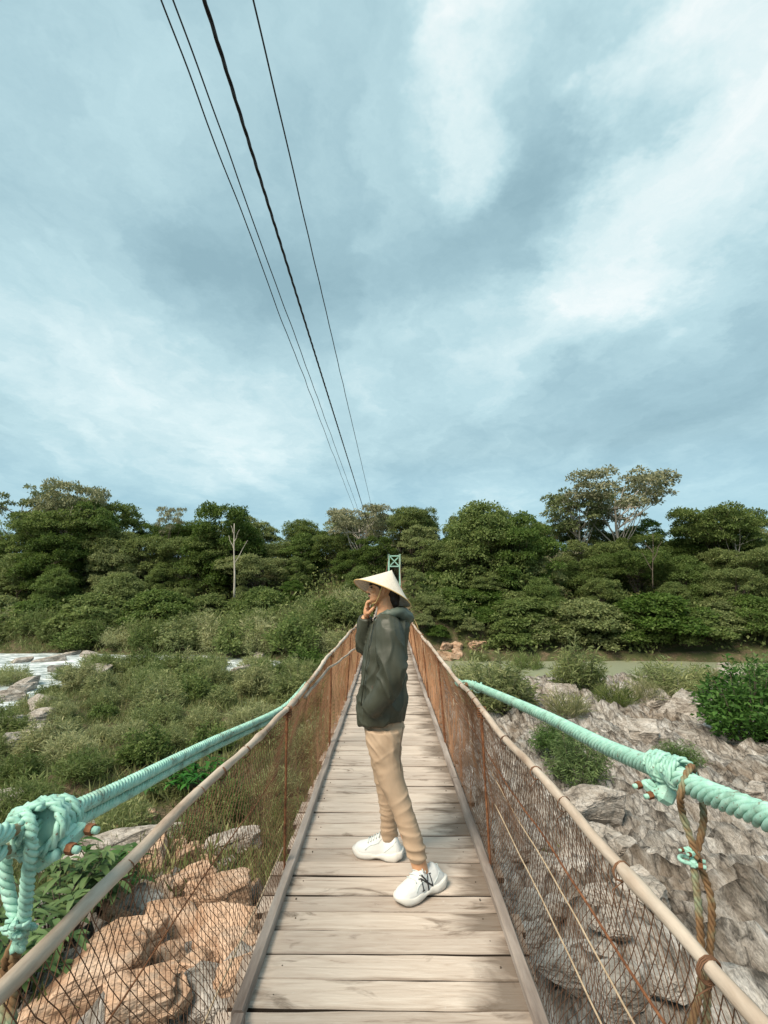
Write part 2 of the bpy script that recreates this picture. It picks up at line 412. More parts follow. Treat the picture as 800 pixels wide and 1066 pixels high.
bridge = thing('suspension_footbridge', 'long narrow suspension footbridge with plank deck, wire net sides and teal painted cables', 'footbridge', (0,0,0))
mb = MB(); y = Y0; rr = random.Random(3)
while y < Y1:
    w = rr.uniform(.135, .172) if y < 16 else .155
    gap = rr.choice([.005,.006,.008,.012]) if y < 16 else .008
    xl, xr = -.63+rr.uniform(-.03,.03), .63+rr.uniform(-.03,.03)
    zc = deckz(y+w/2) - .018 + rr.uniform(-.006,.005); yw = rr.uniform(-.012,.012); tl = rr.uniform(-.006,.006)
    nx = 17; rings = []
    ph = rr.random()*9
    for k in range(nx):
        x = xl + (xr-xl)*k/(nx-1); yy = y + w/2 + yw*x; hw = w/2 - gap/2
        e1 = .006*mn.noise(Vector((x*4, ph, 0))); e2 = .006*mn.noise(Vector((x*4, ph, 5))); z_ = zc + tl*x + .002*mn.noise(Vector((x*2, ph, 9)))
        b = .004
        rings.append([(x,yy-hw+e1,z_-.016), (x,yy-hw+e1,z_+.016-b), (x,yy-hw+e1+b,z_+.018), (x,yy+hw+e2-b,z_+.018), (x,yy+hw+e2,z_+.016-b), (x,yy+hw+e2,z_-.016)])
    mb.loft(rings, smooth=False); y += w
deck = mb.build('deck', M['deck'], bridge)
nb = MB(); rr = random.Random(5)          # nail heads
y = -.4
while y < 8:
    for sx in (-.47, .47):
        for dx in (0,):
            x = sx + rr.uniform(-.02,.02); z = deckz(y)+.001
            nb.tube([(x,y,z-.004),(x,y,z+.0025)], .0036, 6)
    y += rr.choice([.155,.155,.31])
nb.build('nail', M['beam'], deck)['kind'] = 'stuff'
bmm = MB()
for x in (-.45, .45):
    pts = [(x, yy, deckz(yy)-.09) for yy in np.arange(Y0, Y1+.1, 1.0)]
    bmm.tube(pts, .045, 6, smooth=False)
bmm.build('stringer', M['beam'], bridge)
for sx, nm in ((-1,'l'), (1,'r')):         # edge battens nailed over the plank ends
    k = MB(); y = Y0; rr = random.Random(11+sx)
    while y < Y1:
        L = rr.uniform(2.2, 3.1); e = min(y+L, Y1); x0 = sx*.555 + rr.uniform(-.008,.008); x1 = sx*.555+rr.uniform(-.008,.008)
        rings = []
        n = 10
        for q in range(n+1):
            t = q/n; yy = y + .006 + (e-y-.012)*t; x = x0+(x1-x0)*t + .004*mn.noise(Vector((yy*2, sx*9, 1)))
            w = .024 + .003*mn.noise(Vector((yy*3, sx, 2))); z = deckz(yy)+.004
            rings.append([(x-w,yy,z), (x+w,yy,z), (x+w,yy,z+.032), (x+w-.006,yy,z+.04), (x-w+.006,yy,z+.04), (x-w,yy,z+.032)])
        k.loft(rings, smooth=False); y = e
    k.build('edge_batten', M['kerbwood'], bridge)
# hand rails : stripped poles lashed end to end
RR = [(-3,.66,.9), (.0,.64,.88), (.95,.615,.87), (2.05,.585,.865), (3.8,.545,.865), (9.5,.45,.93), (14,.45,1.05), (56,.45,2.2)]
RL = [(-3,-.74,.9), (.0,-.72,.88), (1.0,-.705,.87), (1.5,-.70,.865), (2.4,-.63,.865), (3.7,-.59,.87), (5,-.60,.90), (8.6,-.50,.98), (14,-.48,1.1), (56,-.45,2.2)]
def smoothpath(P, y):
    tot = 0; xx = zz = 0
    for k in range(-4, 5):
        w = math.exp(-(k/2.2)**2); yy = y+k*.16
        xx += w*interp(yy, [(a,b) for a,b,c in P]); zz += w*interp(yy, [(a,c) for a,b,c in P]); tot += w
    return xx/tot, zz/tot
def railp(sx, y):
    x, z = smoothpath(RR if sx > 0 else RL, y)
    return Vector((x + .010*mn.noise(Vector((y*1.1, sx*7, 0))), y, z + .020*mn.noise(Vector((y*1.3, sx*7, 4))) + .006*mn.noise(Vector((y*4.3, sx*7, 6)))))
for sx in (-1, 1):
    mb = MB(); y = Y0; rr = random.Random(21+sx)
    while y < Y1:
        e = min(Y1, y+rr.uniform(2.6,3.4)) if y < 14 else Y1
        n = int((e-y)/.05) if y < 14 else 40
        ra, rb = (rr.uniform(.0165,.019), rr.uniform(.0135,.016))
        if rr.random() < .4: ra, rb = rb, ra
        pts = []; rad = []
        for q in range(n+1):
            t = q/n; yy = y-.06 + (e+.06-y+.06)*t
            p = railp(sx, yy); p.z += (.012 if int(y*10) % 2 else -.004)
            pts.append(p); knot = max(0, mn.noise(Vector((yy*4.1, sx*3, 8)))-.35)*.02
            rad.append((ra+(rb-ra)*t)*(1+.16*mn.noise(Vector((yy*6, sx, 3))))+knot)
        mb.tube(pts, rad, 10); y = e
    hr_ = mb.build('handrail', M['pole'], bridge)
    tm = MB(); y = .3                          # wire ties
    while y < 9:
        p = railp(sx, y); q0 = rr.random()
        for j in range(rr.randint(1,3)):
            tm.tube([p+Vector((.0235*math.cos(a), .005*j+.004*math.sin(a+q0*6), .0235*math.sin(a)+.004)) for a in np.linspace(0, 6.2832, 12)], .0018, 5)
        tm.tube([p+Vector((0,0,-.02)), p+Vector((-sx*.02,.02,-.05)), p+Vector((-sx*.015,.05*q0,-.09))], .0016, 5)
        y += rr.uniform(.18,.5)
    tm.build('wire_tie', M['wire'], hr_)['kind'] = 'stuff'
mb = MB()                                     # second thin pole inside the left rail, farther on
mb.tube([railp(-1, y) + Vector((.02, 0, -.02-.30*S(3.2, 9, y))) for y in np.arange(3.6, 12, .15)], .012, 8)
mb.build('lower_rail', M['pole'], bridge)
# wire net
def net(sx, ymax):
    mb = MB(); rr = random.Random(31+sx)
    def P(y, t):
        r = railp(sx, y); bx, bz = sx*.60, deckz(y)+.0
        bul = math.sin(t*math.pi)*(.05 + .04*mn.noise(Vector((y*.7, sx, t*2))))
        x = bx+(r.x-bx)*t + sx*bul + .012*mn.noise(Vector((y*3.5, t*5, sx)))
        return Vector((x, y + .045*mn.noise(Vector((y*1.6, t*3, 7+sx))) + .012*mn.noise(Vector((y*7, t*9, 2+sx))), bz+(r.z-bz)*t + .03*mn.noise(Vector((y*2.2, t*3, sx+3)))*math.sin(t*math.pi)))
    def line(y0, lean, r, n=15, fr=(0,1)):
        pts = []
        for q in range(n+1):
            t = fr[0]+(fr[1]-fr[0])*q/n; yy = y0 + lean*(t-.5)
            pts.append(P(yy, t))
        mb.tube(pts, r, 3, caps=False)
    y = -1.2
    while y < ymax:
        k = 1 if y < 6 else 1.5
        line(y, -.62, .0014*k); y += rr.uniform(.032,.040)*(1 if y < 6 else 1.5)
    y = -1.2
    while y < ymax:
        k = 1 if y < 6 else 1.5
        line(y+.1*rr.random()*.05, .24, .0013*k); y += rr.uniform(.031,.039)*(1 if y < 6 else 1.3)
    # patches of doubled rusty net
    y = 4.2
    while y < ymax:
        for _ in range(5 if sx > 0 else 2): line(y+rr.uniform(-.9,.9), rr.uniform(-.5,.5), rr.uniform(.0015,.0032), fr=(0, rr.uniform(.5,1)))
        y += .5
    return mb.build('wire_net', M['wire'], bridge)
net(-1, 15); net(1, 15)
def longwire(sx, t, y0, y1, mat, r, sag=.03, t1=None):
    mb = MB(); pts = []
    for y in np.arange(y0, y1, .08):
        tt = t if t1 is None else t+(t1-t)*(y-y0)/(y1-y0)
        rl = railp(sx, y); a = Vector((sx*.60, y, deckz(y)+.01)); p = a.lerp(rl, tt); p.x += sx*(.055*math.sin(tt*math.pi)-.008)
        p.z -= sag*math.sin((y*1.4)%math.pi)*.5; pts.append(p + Vector((0,0,.006*mn.noise(Vector((y*5,tt*9,0))))))
    mb.tube(pts, r, 6); return mb.build('side_wire', mat, bridge)
longwire(1, .70, -1, 5.0, M['rust'], .0042); longwire(1, .48, -1, 3.6, M['palewire'], .0032, t1=.60); longwire(1, .26, -1, 3.2, M['palewire'], .0034, t1=.40)
longwire(-1, .62, -1, 3.1, M['rust'], .003); longwire(-1, .22, -1, 3.2, M['palewire'], .004, t1=.12)
# rusty side posts
POSTY = [3.13, 5.35, 7.4, 9.5, 11.6, 13.7]
for sx in (-1, 1):
    for k, y in enumerate(POSTY):
        mb = MB(); rl = railp(sx, y); rr = random.Random(int(y*10)+sx)
        b = Vector((sx*.592, y, deckz(y)-.12)); tp = rl + Vector((0,0,.01))
        for q in range(3 if k else 2):
            o = Vector((rr.uniform(-.006,.006), (q-.8)*.016, 0)); pts = []
            for j in range(10):
                t = j/9; pts.append((b+o).lerp(tp+o*.4, t) + Vector((.006*mn.noise(Vector((t*4,q,y))), .010*mn.noise(Vector((t*4,q,y+5))), 0)))
            mb.tube(pts, .0068 if q < 2 else .005, 6)
        for j in range(5):                    # wire lashing
            z = rl.z-.03+.012*j; c = Vector((rl.x, y, z))
            mb.tube([c+Vector((.026*math.cos(a), .03*math.sin(a), .004*math.sin(a*2))) for a in np.linspace(0, 6.283, 13)], .0028, 5)
        mb.build('side_post', M['rust'], bridge)
# straggling dry grass caught in the net
mb = MB(); rr = random.Random(8)
for k in range(70):
    sx = 1 if rr.random() < .7 else -1
    y = rr.uniform(3.6, 9); rl = railp(sx, y); t = rr.uniform(.3,1.0); p = Vector((sx*.60,y,0)).lerp(rl, t)
    d = Vector((rr.uniform(-.03,.03), rr.uniform(-.25,.25), rr.uniform(-.22,.12)))
    mb.tube([p, p+d*.5+Vector((0,0,.03)), p+d], .0018, 3)
mb.build('dry_stalk', M['palewire'], bridge)['kind'] = 'stuff'
# ---- suspension cables
def rope(mb, path, Rr, n, pitch, sides=8, ph=0, sr=None):
    """n strands twisted round a path"""
    L = [0]
    for a, b in zip(path, path[1:]): L.append(L[-1]+(b-a).length)
    for k in range(n):
        pts = []
        for i, p in enumerate(path):
            t = (path[min(i+1,len(path)-1)]-path[max(i-1,0)]).normalized()
            a = t.cross(Vector((0,0,1)))
            a = a.normalized() if a.length > 1e-3 else Vector((1,0,0))
            b = a.cross(t); th = 2*math.pi*(k/n + L[i]/pitch)+ph
            pts.append(p + (a*math.cos(th)+b*math.sin(th))*Rr*(.74 if n > 5 else .62))
        mb.tube(pts, Rr*(sr or (.40 if n > 4 else .52)), sides)
def dense(keys, step):
    keys = [Vector(k) for k in keys]; out = []
    for i in range(len(keys)-1):
        p0 = keys[max(i-1,0)]; p1, p2 = keys[i], keys[i+1]; p3 = keys[min(i+2, len(keys)-1)]
        n = max(1, int((p2-p1).length/step))
        for q in range(n):
            t = q/n
            out.append(.5*((2*p1)+(p2-p0)*t+(2*p0-5*p1+4*p2-p3)*t*t+(3*p1-p0-3*p2+p3)*t**3))
    out.append(keys[-1]); return out
def ext(a, b, y):  # extend line a-b to plane y
    return a + (b-a)*((y-a.y)/(b.y-a.y))
cR = [at(492,713,3.85), at(560,742,2.62), at(630,777,1.85), at(700,806,1.36), at(800,851,1.0)]
cR = [railp(1, 4.25)+Vector((.03,0,-.03)), railp(1, 4.05)+Vector((.03,0,-.01))] + cR + [ext(cR[-2], cR[-1], -1)+Vector((0,0,.08)), ext(cR[-2], cR[-1], -3)+Vector((0,0,.5))]
mb = MB(); rope(mb, dense(cR, .012), .0285, 7, .20, 8, 0, .275); mb.tube(dense(cR, .05), .0165, 8, mi=1)
cableR = mb.build('suspension_cable', [M['teal'], M['rope']], bridge)
cL = [at(292,741,3.62), at(215,778,2.42), at(130,822,1.62), at(62,855,1.22), at(0,878,1.0)]
cL = [railp(-1, 4.0)+Vector((-.035,0,-.03))] + cL + [ext(cL[-2], cL[-1], -1)+Vector((0,0,.08)), ext(cL[-2], cL[-1], -3)+Vector((0,0,.5))]
pth = dense(cL, .012); mb = MB()
for s in (-1, 1):
    off = [Vector((.006*s, 0, .0185*s)) for p in pth]
    rope(mb, [p+o for p, o in zip(pth, off)], .0205, 6, .135, 7, s, .30)
    mb.tube([p+o for p, o in zip(pth, off)][::4], .012, 8, mi=1)
cableL = mb.build('suspension_cable', [M['teal'], M['rope']], bridge)
def clip(mb, c, ax, side, s, nuts=True, mi_n=1):
    """wire rope clip: ribbed saddle, U bolt legs and hex nuts. ax = rope direction, side = direction the bolts point"""
    ax = Vector(ax).normalized(); side = (Vector(side) - ax*Vector(side).dot(ax)).normalized(); up = ax.cross(side)
    Rm = Matrix((ax, side, up)).transposed()
    mb.box(Vector(c), (.9*s, .8*s, 2.0*s), Rm, .2*s)
    mb.box(Vector(c)-side*.1*s, (1.5*s, .5*s, 1.1*s), Rm, .18*s)
    for k in (-1, 1):
        o = Vector(c) + up*.78*s*k
        mb.tube([o-side*1.0*s, o+side*1.35*s], .24*s, 8)
        if nuts: mb.tube([o+side*.5*s, o+side*1.0*s], .36*s, 6, smooth=False, mi=mi_n)
    arc = [Vector(c)+up*.78*s*math.cos(a)-side*(.95*s+.55*s*math.sin(a)) for a in np.linspace(0, math.pi, 9)]
    mb.tube(arc, .24*s, 8)
def band(mb, c, ax, r, w, rib=.2):
    """a painted strap wrapped round the cable"""
    ax = Vector(ax).normalized(); a = ax.cross(Vector((0,0,1))).normalized(); b = a.cross(ax); rings = []
    for t in np.linspace(-1, 1, 11):
        rad = r*(1 + .16*math.cos(t*math.pi*2.5)*(.4) - .15*t*t)
        rings.append([Vector(c)+ax*w*t+(a*math.cos(q)+b*math.sin(q))*rad*(1+.06*math.sin(3*q+t*4)) for q in np.linspace(0, 2*math.pi, 18, endpoint=False)])
    mb.loft(rings)
def coil(mb, c, ax, r, w, turns, tr):
    """rope wound round the cable"""
    ax = Vector(ax).normalized(); a = ax.cross(Vector((0,0,1))).normalized(); b = a.cross(ax); n = int(turns*16)
    rope(mb, [Vector(c)+ax*w*(2*i/n-1)*(.6+.1*math.sin(i))+(a*math.cos(i*turns*2*math.pi/n)+b*math.sin(i*turns*2*math.pi/n))*r*(1+.05*math.sin(i*.7)) for i in range(n+1)], tr, 3, .06, 6)
def strandpath(pts, mb, r): 
    rope(mb, dense(pts, .008), r, 3, .05, 6)
# right hanger
mb = MB(); P1 = at(700,803,1.37); P2 = at(722,897,1.24); axr = (cR[6]-cR[5]).normalized()
top = at(716,799,1.29)
band(mb, at(697,802,1.385), axr, .036, .034); coil(mb, at(690,799,1.41), axr, .034, .05, 3.2, .0095); coil(mb, at(708,806,1.33), axr, .036, .03, 2.2, .009); clip(mb, at(688,807,1.40)+Vector((-.03,0,-.035)), (.1,.3,-1), (-1,-.25,0), .028)
mb.box(at(692,826,1.38), (.05,.05,.05), Matrix.Rotation(.5,3,'Y'), .012)
clampR = mb.build('cable_clamp', [M['teal'], M['rust']], cableR)
mb = MB()
lo = at(741,1004,1.16); lo2 = at(728,1012,1.19)
strandpath([P2+Vector((.006,-.01,.01)), at(712,850,1.27), at(707,822,1.28)+Vector((-.012,-.03,0)), top+Vector((0,-.010,.002)), at(727,812,1.30)+Vector((.012,.03,0)), at(733,850,1.29), P2+Vector((.012,.012,0))], mb, .0085)
strandpath([P2+Vector((0,0,.012)), at(728,950,1.2), at(731,1012,1.17), at(722,1060,1.13), at(700,1120,1.1)], mb, .0085)
strandpath([P2+Vector((.014,.01,.012)), at(741,940,1.22), at(738,1010,1.19), at(736,1066,1.16), at(735,1130,1.12)], mb, .0085)
hangR = mb.build('hanger', M['rope'], bridge)
mb = MB(); clip(mb, P2, (.05,0,1), (.9,-.5,.05), .020); clip(mb, P2+Vector((-.008,0,.022)), (.05,0,1), (-.95,-.3,.25), .014)
mb.build('rope_clip', [M['teal'], M['rust']], hangR)
# left hanger, bigger and nearer
mb = MB(); K = at(38,862,1.12); axl = (cL[5]-cL[4]).normalized()
band(mb, at(50,858,1.14), axl, .046, .036); coil(mb, at(42,862,1.11), axl, .050, .055, 3.3, .0125); coil(mb, at(60,854,1.17), axl, .044, .03, 2.2, .011); clip(mb, at(62,862,1.13)+Vector((.03,0,-.02)), (.1,.35,-1), (.8,-.4,.5), .034, mi_n=1)
mb.box(at(48,893,1.11), (.06,.04,.035), Matrix.Rotation(-.6,3,'Y'), .01)
mb.tube([at(42,884,1.10), at(54,893,1.08), at(60,889,1.08)], .012, 8)
clampL = mb.build('cable_clamp', [M['teal'], M['rust']], cableL)
mb = MB(); Q = at(20,968,1.08)
strandpath([Q+Vector((0,0,-.04)), Q, at(8,925,1.10), at(6,885,1.11), at(14,856,1.12)+Vector((0,0,.01)), at(26,849,1.08), at(33,872,1.05), at(29,915,1.06), Q+Vector((.008,0,0)), Q+Vector((.004,0,-.04))], mb, .0135)
strandpath([at(13,852,1.06), at(20,868,1.045), at(12,884,1.04)], mb, .012)
hangL = mb.build('hanger', M['teal'], bridge)
mb = MB(); strandpath([Q+Vector((0,0,-.03)), at(15,1005,1.08), at(12,1060,1.05), at(14,1130,1.0)], mb, .011); strandpath([Q+Vector((-.01,.01,-.03)), at(6,1005,1.09), at(5,1060,1.06), at(2,1130,1.0)], mb, .011)
mb.build('hanger_tail', M['rope'], hangL)
mb = MB(); clip(mb, Q, (0,.05,1), (.95,-.3,.1), .021); clip(mb, Q+Vector((.004,-.02,.024)), (0,.05,1), (-.95,-.3,.15), .017)
mb.build('rope_clip', [M['teal'], M['teal']], hangL)
# clip where the right cable meets the rail
mb = MB(); c = at(497,716,3.75); clip(mb, c+Vector((0,-.02,.01)), (0,1,.1), (.2,-.2,1), .028); mb.build('cable_clamp', [M['teal'], M['teal']], cableR); mb = MB(); clip(mb, at(491,713,3.85), (0,1,.1), (-.3,-.2,1), .022)
mb.build('cable_clamp', [M['teal'], M['teal']], cableR)
# far tower
TY = 56.0; tl, tr_ = aty(405,577,TY), aty(416.5,577,TY); ttz = tl.z
tower = MB(); hw = (tr_.x-tl.x)/2; cxT = (tr_.x+tl.x)/2
for x in (tl.x, tr_.x): tower.box((x, TY, (ttz-4)/2), (.20,.26,ttz+4), None, .02)
tw = tower.build('tower', M['teal'], bridge, 'teal steel portal tower at the far end')
mb = MB()
for z in (ttz-.20, ttz-1.36): mb.box((cxT, TY-.02, z), (2*hw-.2,.16,.13), None, .01)
for a, b in ((-1,1), (1,-1)): mb.bar((cxT+a*(hw-.1), TY-.04-.05*a, ttz-1.32), (cxT+b*(hw-.1), TY-.04-.05*a, ttz-.24), .05, .12)
mb.build('cross_brace', M['teal'], tw)
# far reach of the main cables, up to the tower
for sx in (-1, 1):
    mb = MB(); a = railp(sx, 14); b = Vector((cxT+sx*hw, TY, ttz))
    mb.tube([Vector((a.x+(b.x-a.x)*t, a.y+(b.y-a.y)*t, a.z+(b.z-a.z)*(.25*t+.75*t*t))) for t in np.linspace(0,1,30)], .025, 6)
    mb.build('far_cable', M['rust'], bridge)
# ================================================================ overhead wires
M['black'] = mat_mottle('black_cable', [(.012,.013,.016), (.03,.032,.038)], 40, .5)
def owire(u0, v0, u1, v1, h, r, label, twist=False, kink=0):
    # straight run parallel to the bridge, fitted through two sightings at height h above the lens
    p0 = atz(u0, v0, CAMZ+h); p1 = atz(u1, v1, CAMZ+h)
    d = (p1-p0); pts = []
    ys_ = list(np.arange(-6, 14, .1)) + list(np.arange(14, 57, .5))
    for y in ys_:
        t = (y-p0.y)/d.y; p = p0+d*t
        if y > 25: p.x += (0.2-p.x)*S(25, 58, y)*.9
        p.x += kink*mn.noise(Vector((y*1.7, h*5, u0))); p.z += kink*mn.noise(Vector((y*1.5, h*5, u0+3)))
        pts.append(Vector(p))
    mb = MB()
    if twist: rope(mb, dense(pts, .05), r, 3, .62, 6)
    else: mb.tube(pts, r, 6)
    o = mb.build('overhead_wire', M['black']); tag(o, label, 'power line', 'overhead wires running beside the footbridge'); return o
owire(167,0,362,512, 3.7, .0062, 'thin black wire in the sky, leftmost of the four overhead wires', kink=.012)
owire(180,0,367,514, 3.7, .0062, 'thin black wire just left of the thick twisted cable', kink=.012)
owire(213,0,374,515, 3.6, .0135, 'thick black twisted power cable crossing the sky towards the far trees', twist=True)
owire(264,0,383,510, 3.6, .0062, 'thin black wire on the right, set apart from the twisted cable', kink=.006)
# ================================================================ the man
def fused(mb, name, voxel, sm, mat, parent=None, disp=None, sf=.5):
    """overlapping closed shapes -> one continuous skin, smoothed and creased"""
    o = mb.build('tmp', mat); m = o.modifiers.new('r', 'REMESH'); m.mode = 'VOXEL'; m.voxel_size = voxel; m.use_smooth_shade = True
    s = o.modifiers.new('s', 'SMOOTH'); s.iterations = sm; s.factor = sf
    dg = bpy.context.evaluated_depsgraph_get(); me = bpy.data.meshes.new_from_object(o.evaluated_get(dg))
    old = o.data; bpy.data.objects.remove(o); bpy.data.meshes.remove(old); me.name = name
    if not me.materials: me.materials.append(mat)
    if disp:
        nrm = [v.normal.copy() for v in me.vertices]
        for v, n in zip(me.vertices, nrm): v.co += n*disp(v.co, n)
    off = worldloc(parent) if parent is not None else Vector((0,0,0))
    for v in me.vertices: v.co -= off
    me.polygons.foreach_set('use_smooth', [True]*len(me.polygons)); me.update()
    p = bpy.data.objects.new(name, me); COL.objects.link(p)
    if parent is not None: p.parent = parent
    return p
def ring(c, hx, hy, n=20, e=2.2, tilt=0.0):
    out = []
    for k in range(n):
        a = 2*math.pi*k/n; ca, sa = math.cos(a), math.sin(a)
        x = hx*math.copysign(abs(ca)**(2/e), ca); y = hy*math.copysign(abs(sa)**(2/e), sa)
        out.append(Vector((c.x+x, c.y+y, c.z+tilt*x)))
    return out
def ell(mb, c, r, rot=None, n=12):
    rings = []
    Rm = rot or Matrix.Identity(3)
    for i in range(1, n):
        th = math.pi*i/n; rings.append([Vector(c)+Rm @ Vector((r[0]*math.sin(th)*math.cos(2*math.pi*k/n), r[1]*math.sin(th)*math.sin(2*math.pi*k/n), -r[2]*math.cos(th))) for k in range(n)])
    mb.loft(rings)
def chain(mb, pts, rad, n=10, step=.02):
    d = dense(pts, step); m = len(d)-1; rr_ = []
    L = [0]
    for a, b in zip(pts, pts[1:]): L.append(L[-1]+(Vector(b)-Vector(a)).length)
    acc = 0; 
    for i, p in enumerate(d):
        if i: acc += (d[i]-d[i-1]).length
        rr_.append(interp(acc, list(zip(L, rad))))
    mb.tube([d[0]]+d, [rr_[0]*.6]+rr_, n)
def skin_mat():
    t = NT('skin'); c = t.coord(); f = t.noise(c, 18, 4, .5)
    t.base(t.ramp(f, [(.3,(.54,.27,.14)), (.7,(.64,.35,.20))])); t.rough(.5, .4)
    t.b.inputs['Subsurface Weight'].default_value = .12; t.b.inputs['Subsurface Radius'].default_value = (.02,.008,.004); t.b.inputs['Subsurface Scale'].default_value = .5
    return t.m
M['skin'] = skin_mat()
def cloth_mat(name, c1, c2, rough, spec, weave=900, sheen=0, bs=.15):
    t = NT(name); c = t.coord(); f = t.noise(c, 7, 5, .6); col = t.ramp(f, [(.3,c1), (.7,c2)]); t.base(col); t.rough(rough, spec)
    w = t.noise(c, weave, 2, .5); t.bump(w, bs, .0006); t.b.inputs['Sheen Weight'].default_value = sheen; return t.m
M['jacket'] = cloth_mat('jacket_cloth', (.036,.040,.027), (.052,.055,.038), .52, .42)
M['hood'] = cloth_mat('hood_cloth', (.065,.085,.068), (.10,.125,.10), .55, .4)
M['trouser'] = cloth_mat('trouser_cloth', (.37,.265,.18), (.44,.325,.23), .85, .2, 700)
M['shoe'] = cloth_mat('shoe_white', (.60,.61,.60), (.68,.68,.67), .5, .4, 300)
M['sole'] = cloth_mat('sole_white', (.58,.56,.52), (.66,.64,.60), .45, .4, 200)
M['dark'] = cloth_mat('logo_black', (.02,.02,.022), (.03,.03,.032), .6, .3)
M['hair'] = cloth_mat('black_hair', (.012,.009,.007), (.025,.018,.014), .5, .4, 260, bs=.8)
M['lace'] = cloth_mat('lace_grey', (.48,.55,.54), (.56,.62,.61), .7, .3)
M['strap'] = cloth_mat('chin_strap', (.60,.40,.16), (.68,.48,.22), .6, .3)
M['lip'] = cloth_mat('lip', (.40,.17,.13), (.44,.2,.15), .5, .4)
def hat_mat():
    t = NT('palm_leaf'); geo = t.n('ShaderNodeNewGeometry'); c = t.coord()
    # concentric hoops follow the distance from the apex (attribute on the mesh), seams run down the cone
    a = t.n('ShaderNodeAttribute', attribute_name='slant'); s = t.math('SINE', t.math('MULTIPLY', a.outputs['Fac'], 2*math.pi*15))
    f = t.noise(c, 60, 4, .6)
    o = t.ramp(f, [(.3,(.62,.55,.45)), (.7,(.72,.65,.55))]); t.base(o); t.rough(.6, .35)
    t.bump(t.math('ADD', s, t.math('MULTIPLY', f, .8)), .25, .003); return t.m
M['hat'] = hat_mat()
P0 = Vector((.02, 3.08, 0))
body = MB()
# head in its own axes: forward -> world -x
hs = .86
chin = aty(385, 627.3, 3.10); HO = Vector((chin.x + .083*hs, 3.10, chin.z))
HR = Matrix.Rotation(R(8), 3, 'Z')           # turned a little towards the camera
def hl(x, y, z): 
    if z > .125: z = .125+(z-.125)*.38
    return HO + HR @ Vector((-x*hs, y*hs, z*hs))
fr = [(-.004,.045),(0,.066),(.010,.080),(.022,.083),(.030,.079),(.038,.086),(.046,.086),(.052,.089),(.060,.085),(.075,.085),(.095,.082),(.108,.079),(.120,.087),(.130,.089),(.15,.088),(.175,.08),(.2,.06),(.215,.03),(.222,.0)]
bk = [(-.004,.02),(0,.01),(.02,-.02),(.04,-.035),(.06,-.06),(.09,-.085),(.12,-.1),(.15,-.104),(.175,-.098),(.2,-.075),(.215,-.04),(.222,-.0)]
wd = [(-.004,.012),(0,.022),(.01,.033),(.02,.042),(.05,.057),(.08,.066),(.11,.072),(.15,.076),(.18,.066),(.2,.048),(.215,.024),(.222,.004)]
rings = []
for z in [-.004,0,.005,.01,.016,.022,.03,.038,.046,.052,.06,.068,.076,.085,.095,.102,.108,.114,.12,.13,.14,.15,.165,.18,.19,.2,.208,.215,.222]:
    f_, b_, w_ = interp(z, fr), interp(z, bk), interp(z, wd); r_ = []
    for k in range(28):
        a = 2*math.pi*k/28; ca, sa = math.cos(a), math.sin(a); mid = (f_*.25+b_*.75) if z > .03 else (f_+b_)/2
        x = mid + (f_-mid)*math.copysign(abs(ca)**.85, ca) if ca > 0 else mid+(mid-b_)*math.copysign(abs(ca)**.9, ca)
        r_.append(hl(x, w_*math.copysign(abs(sa)**.9, sa), z))
    rings.append(r_)
body.loft(rings)
body.loft([[hl(x+dx, y, z) for x, y in ((0,-w),(.6*p,-w*.55),(p,0),(.6*p,w*.55),(0,w))] for z, dx, p, w in ((.118,.078,.010,.008),(.105,.074,.020,.010),(.09,.078,.024,.013),(.08,.080,.030,.017),(.072,.080,.031,.019),(.066,.080,.020,.016),(.062,.080,.006,.010))])
for s in (-1, 1):
    ell(body, hl(-.006, s*.075, .088), (.018*hs, .009, .032*hs), HR @ Matrix.Rotation(.2, 3, 'Y'))
    ell(body, hl(-.012, s*.079, .098), (.014*hs, .008, .020*hs), HR)
    ell(body, hl(.06, s*.036, .085), (.02,.02,.016))
# neck, trunk, limbs under the clothes
N0, N1 = aty(401.5, 618, 3.12), aty(403, 646, 3.12)
chain(body, [N0, N0.lerp(N1,.5), N1], [.056, .055, .066], 14)
hipc = aty(400, 765, 3.10)
chain(body, [aty(403,645,3.12), aty(402,665,3.12), aty(400,710,3.11), aty(399,745,3.10), hipc], [.07,.11,.105,.10,.11], 14)
# limbs as joints
A_l = [aty(405,656,2.955), aty(409,700,2.885), aty(389,736,2.93)]
A_r = [aty(402,657,3.27), aty(382.5,673,3.245), aty(381,642,3.16)]
L_l = [aty(402,768,3.01), aty(411.5,826,2.97), aty(433,893,2.925)]
L_r = [aty(398,768,3.19), aty(398.5,822,3.235), aty(405,874,3.275)]
chain(body, [aty(403,652,3.05)]+A_l, [.05,.05,.042,.03]); chain(body, [aty(403,652,3.18)]+A_r, [.05,.05,.042,.028])
chain(body, L_l+[L_l[2]+Vector((.035,.0,-.10))], [.065,.045,.036,.034]); chain(body, L_r+[L_r[2]+Vector((0,0,-.07))], [.045,.030,.026,.026])
for A, D in ((L_l[2]+Vector((.035,0,0)), Vector((-.73,-.69,0))), (L_r[2], Vector((-.98,.2,0)))):   # feet inside the shoes
    b = Vector((A.x, A.y, .062))-D*.02; chain(body, [b-D*.02, b+D*.04, b+D*.09-Vector((0,0,.012))], [.030,.030,.020], 10)
# left hand, closed inside the jacket pocket
ell(body, A_l[2]+Vector((.004,.035,-.02)), (.03,.022,.04), Matrix.Rotation(.5,3,'Y'))
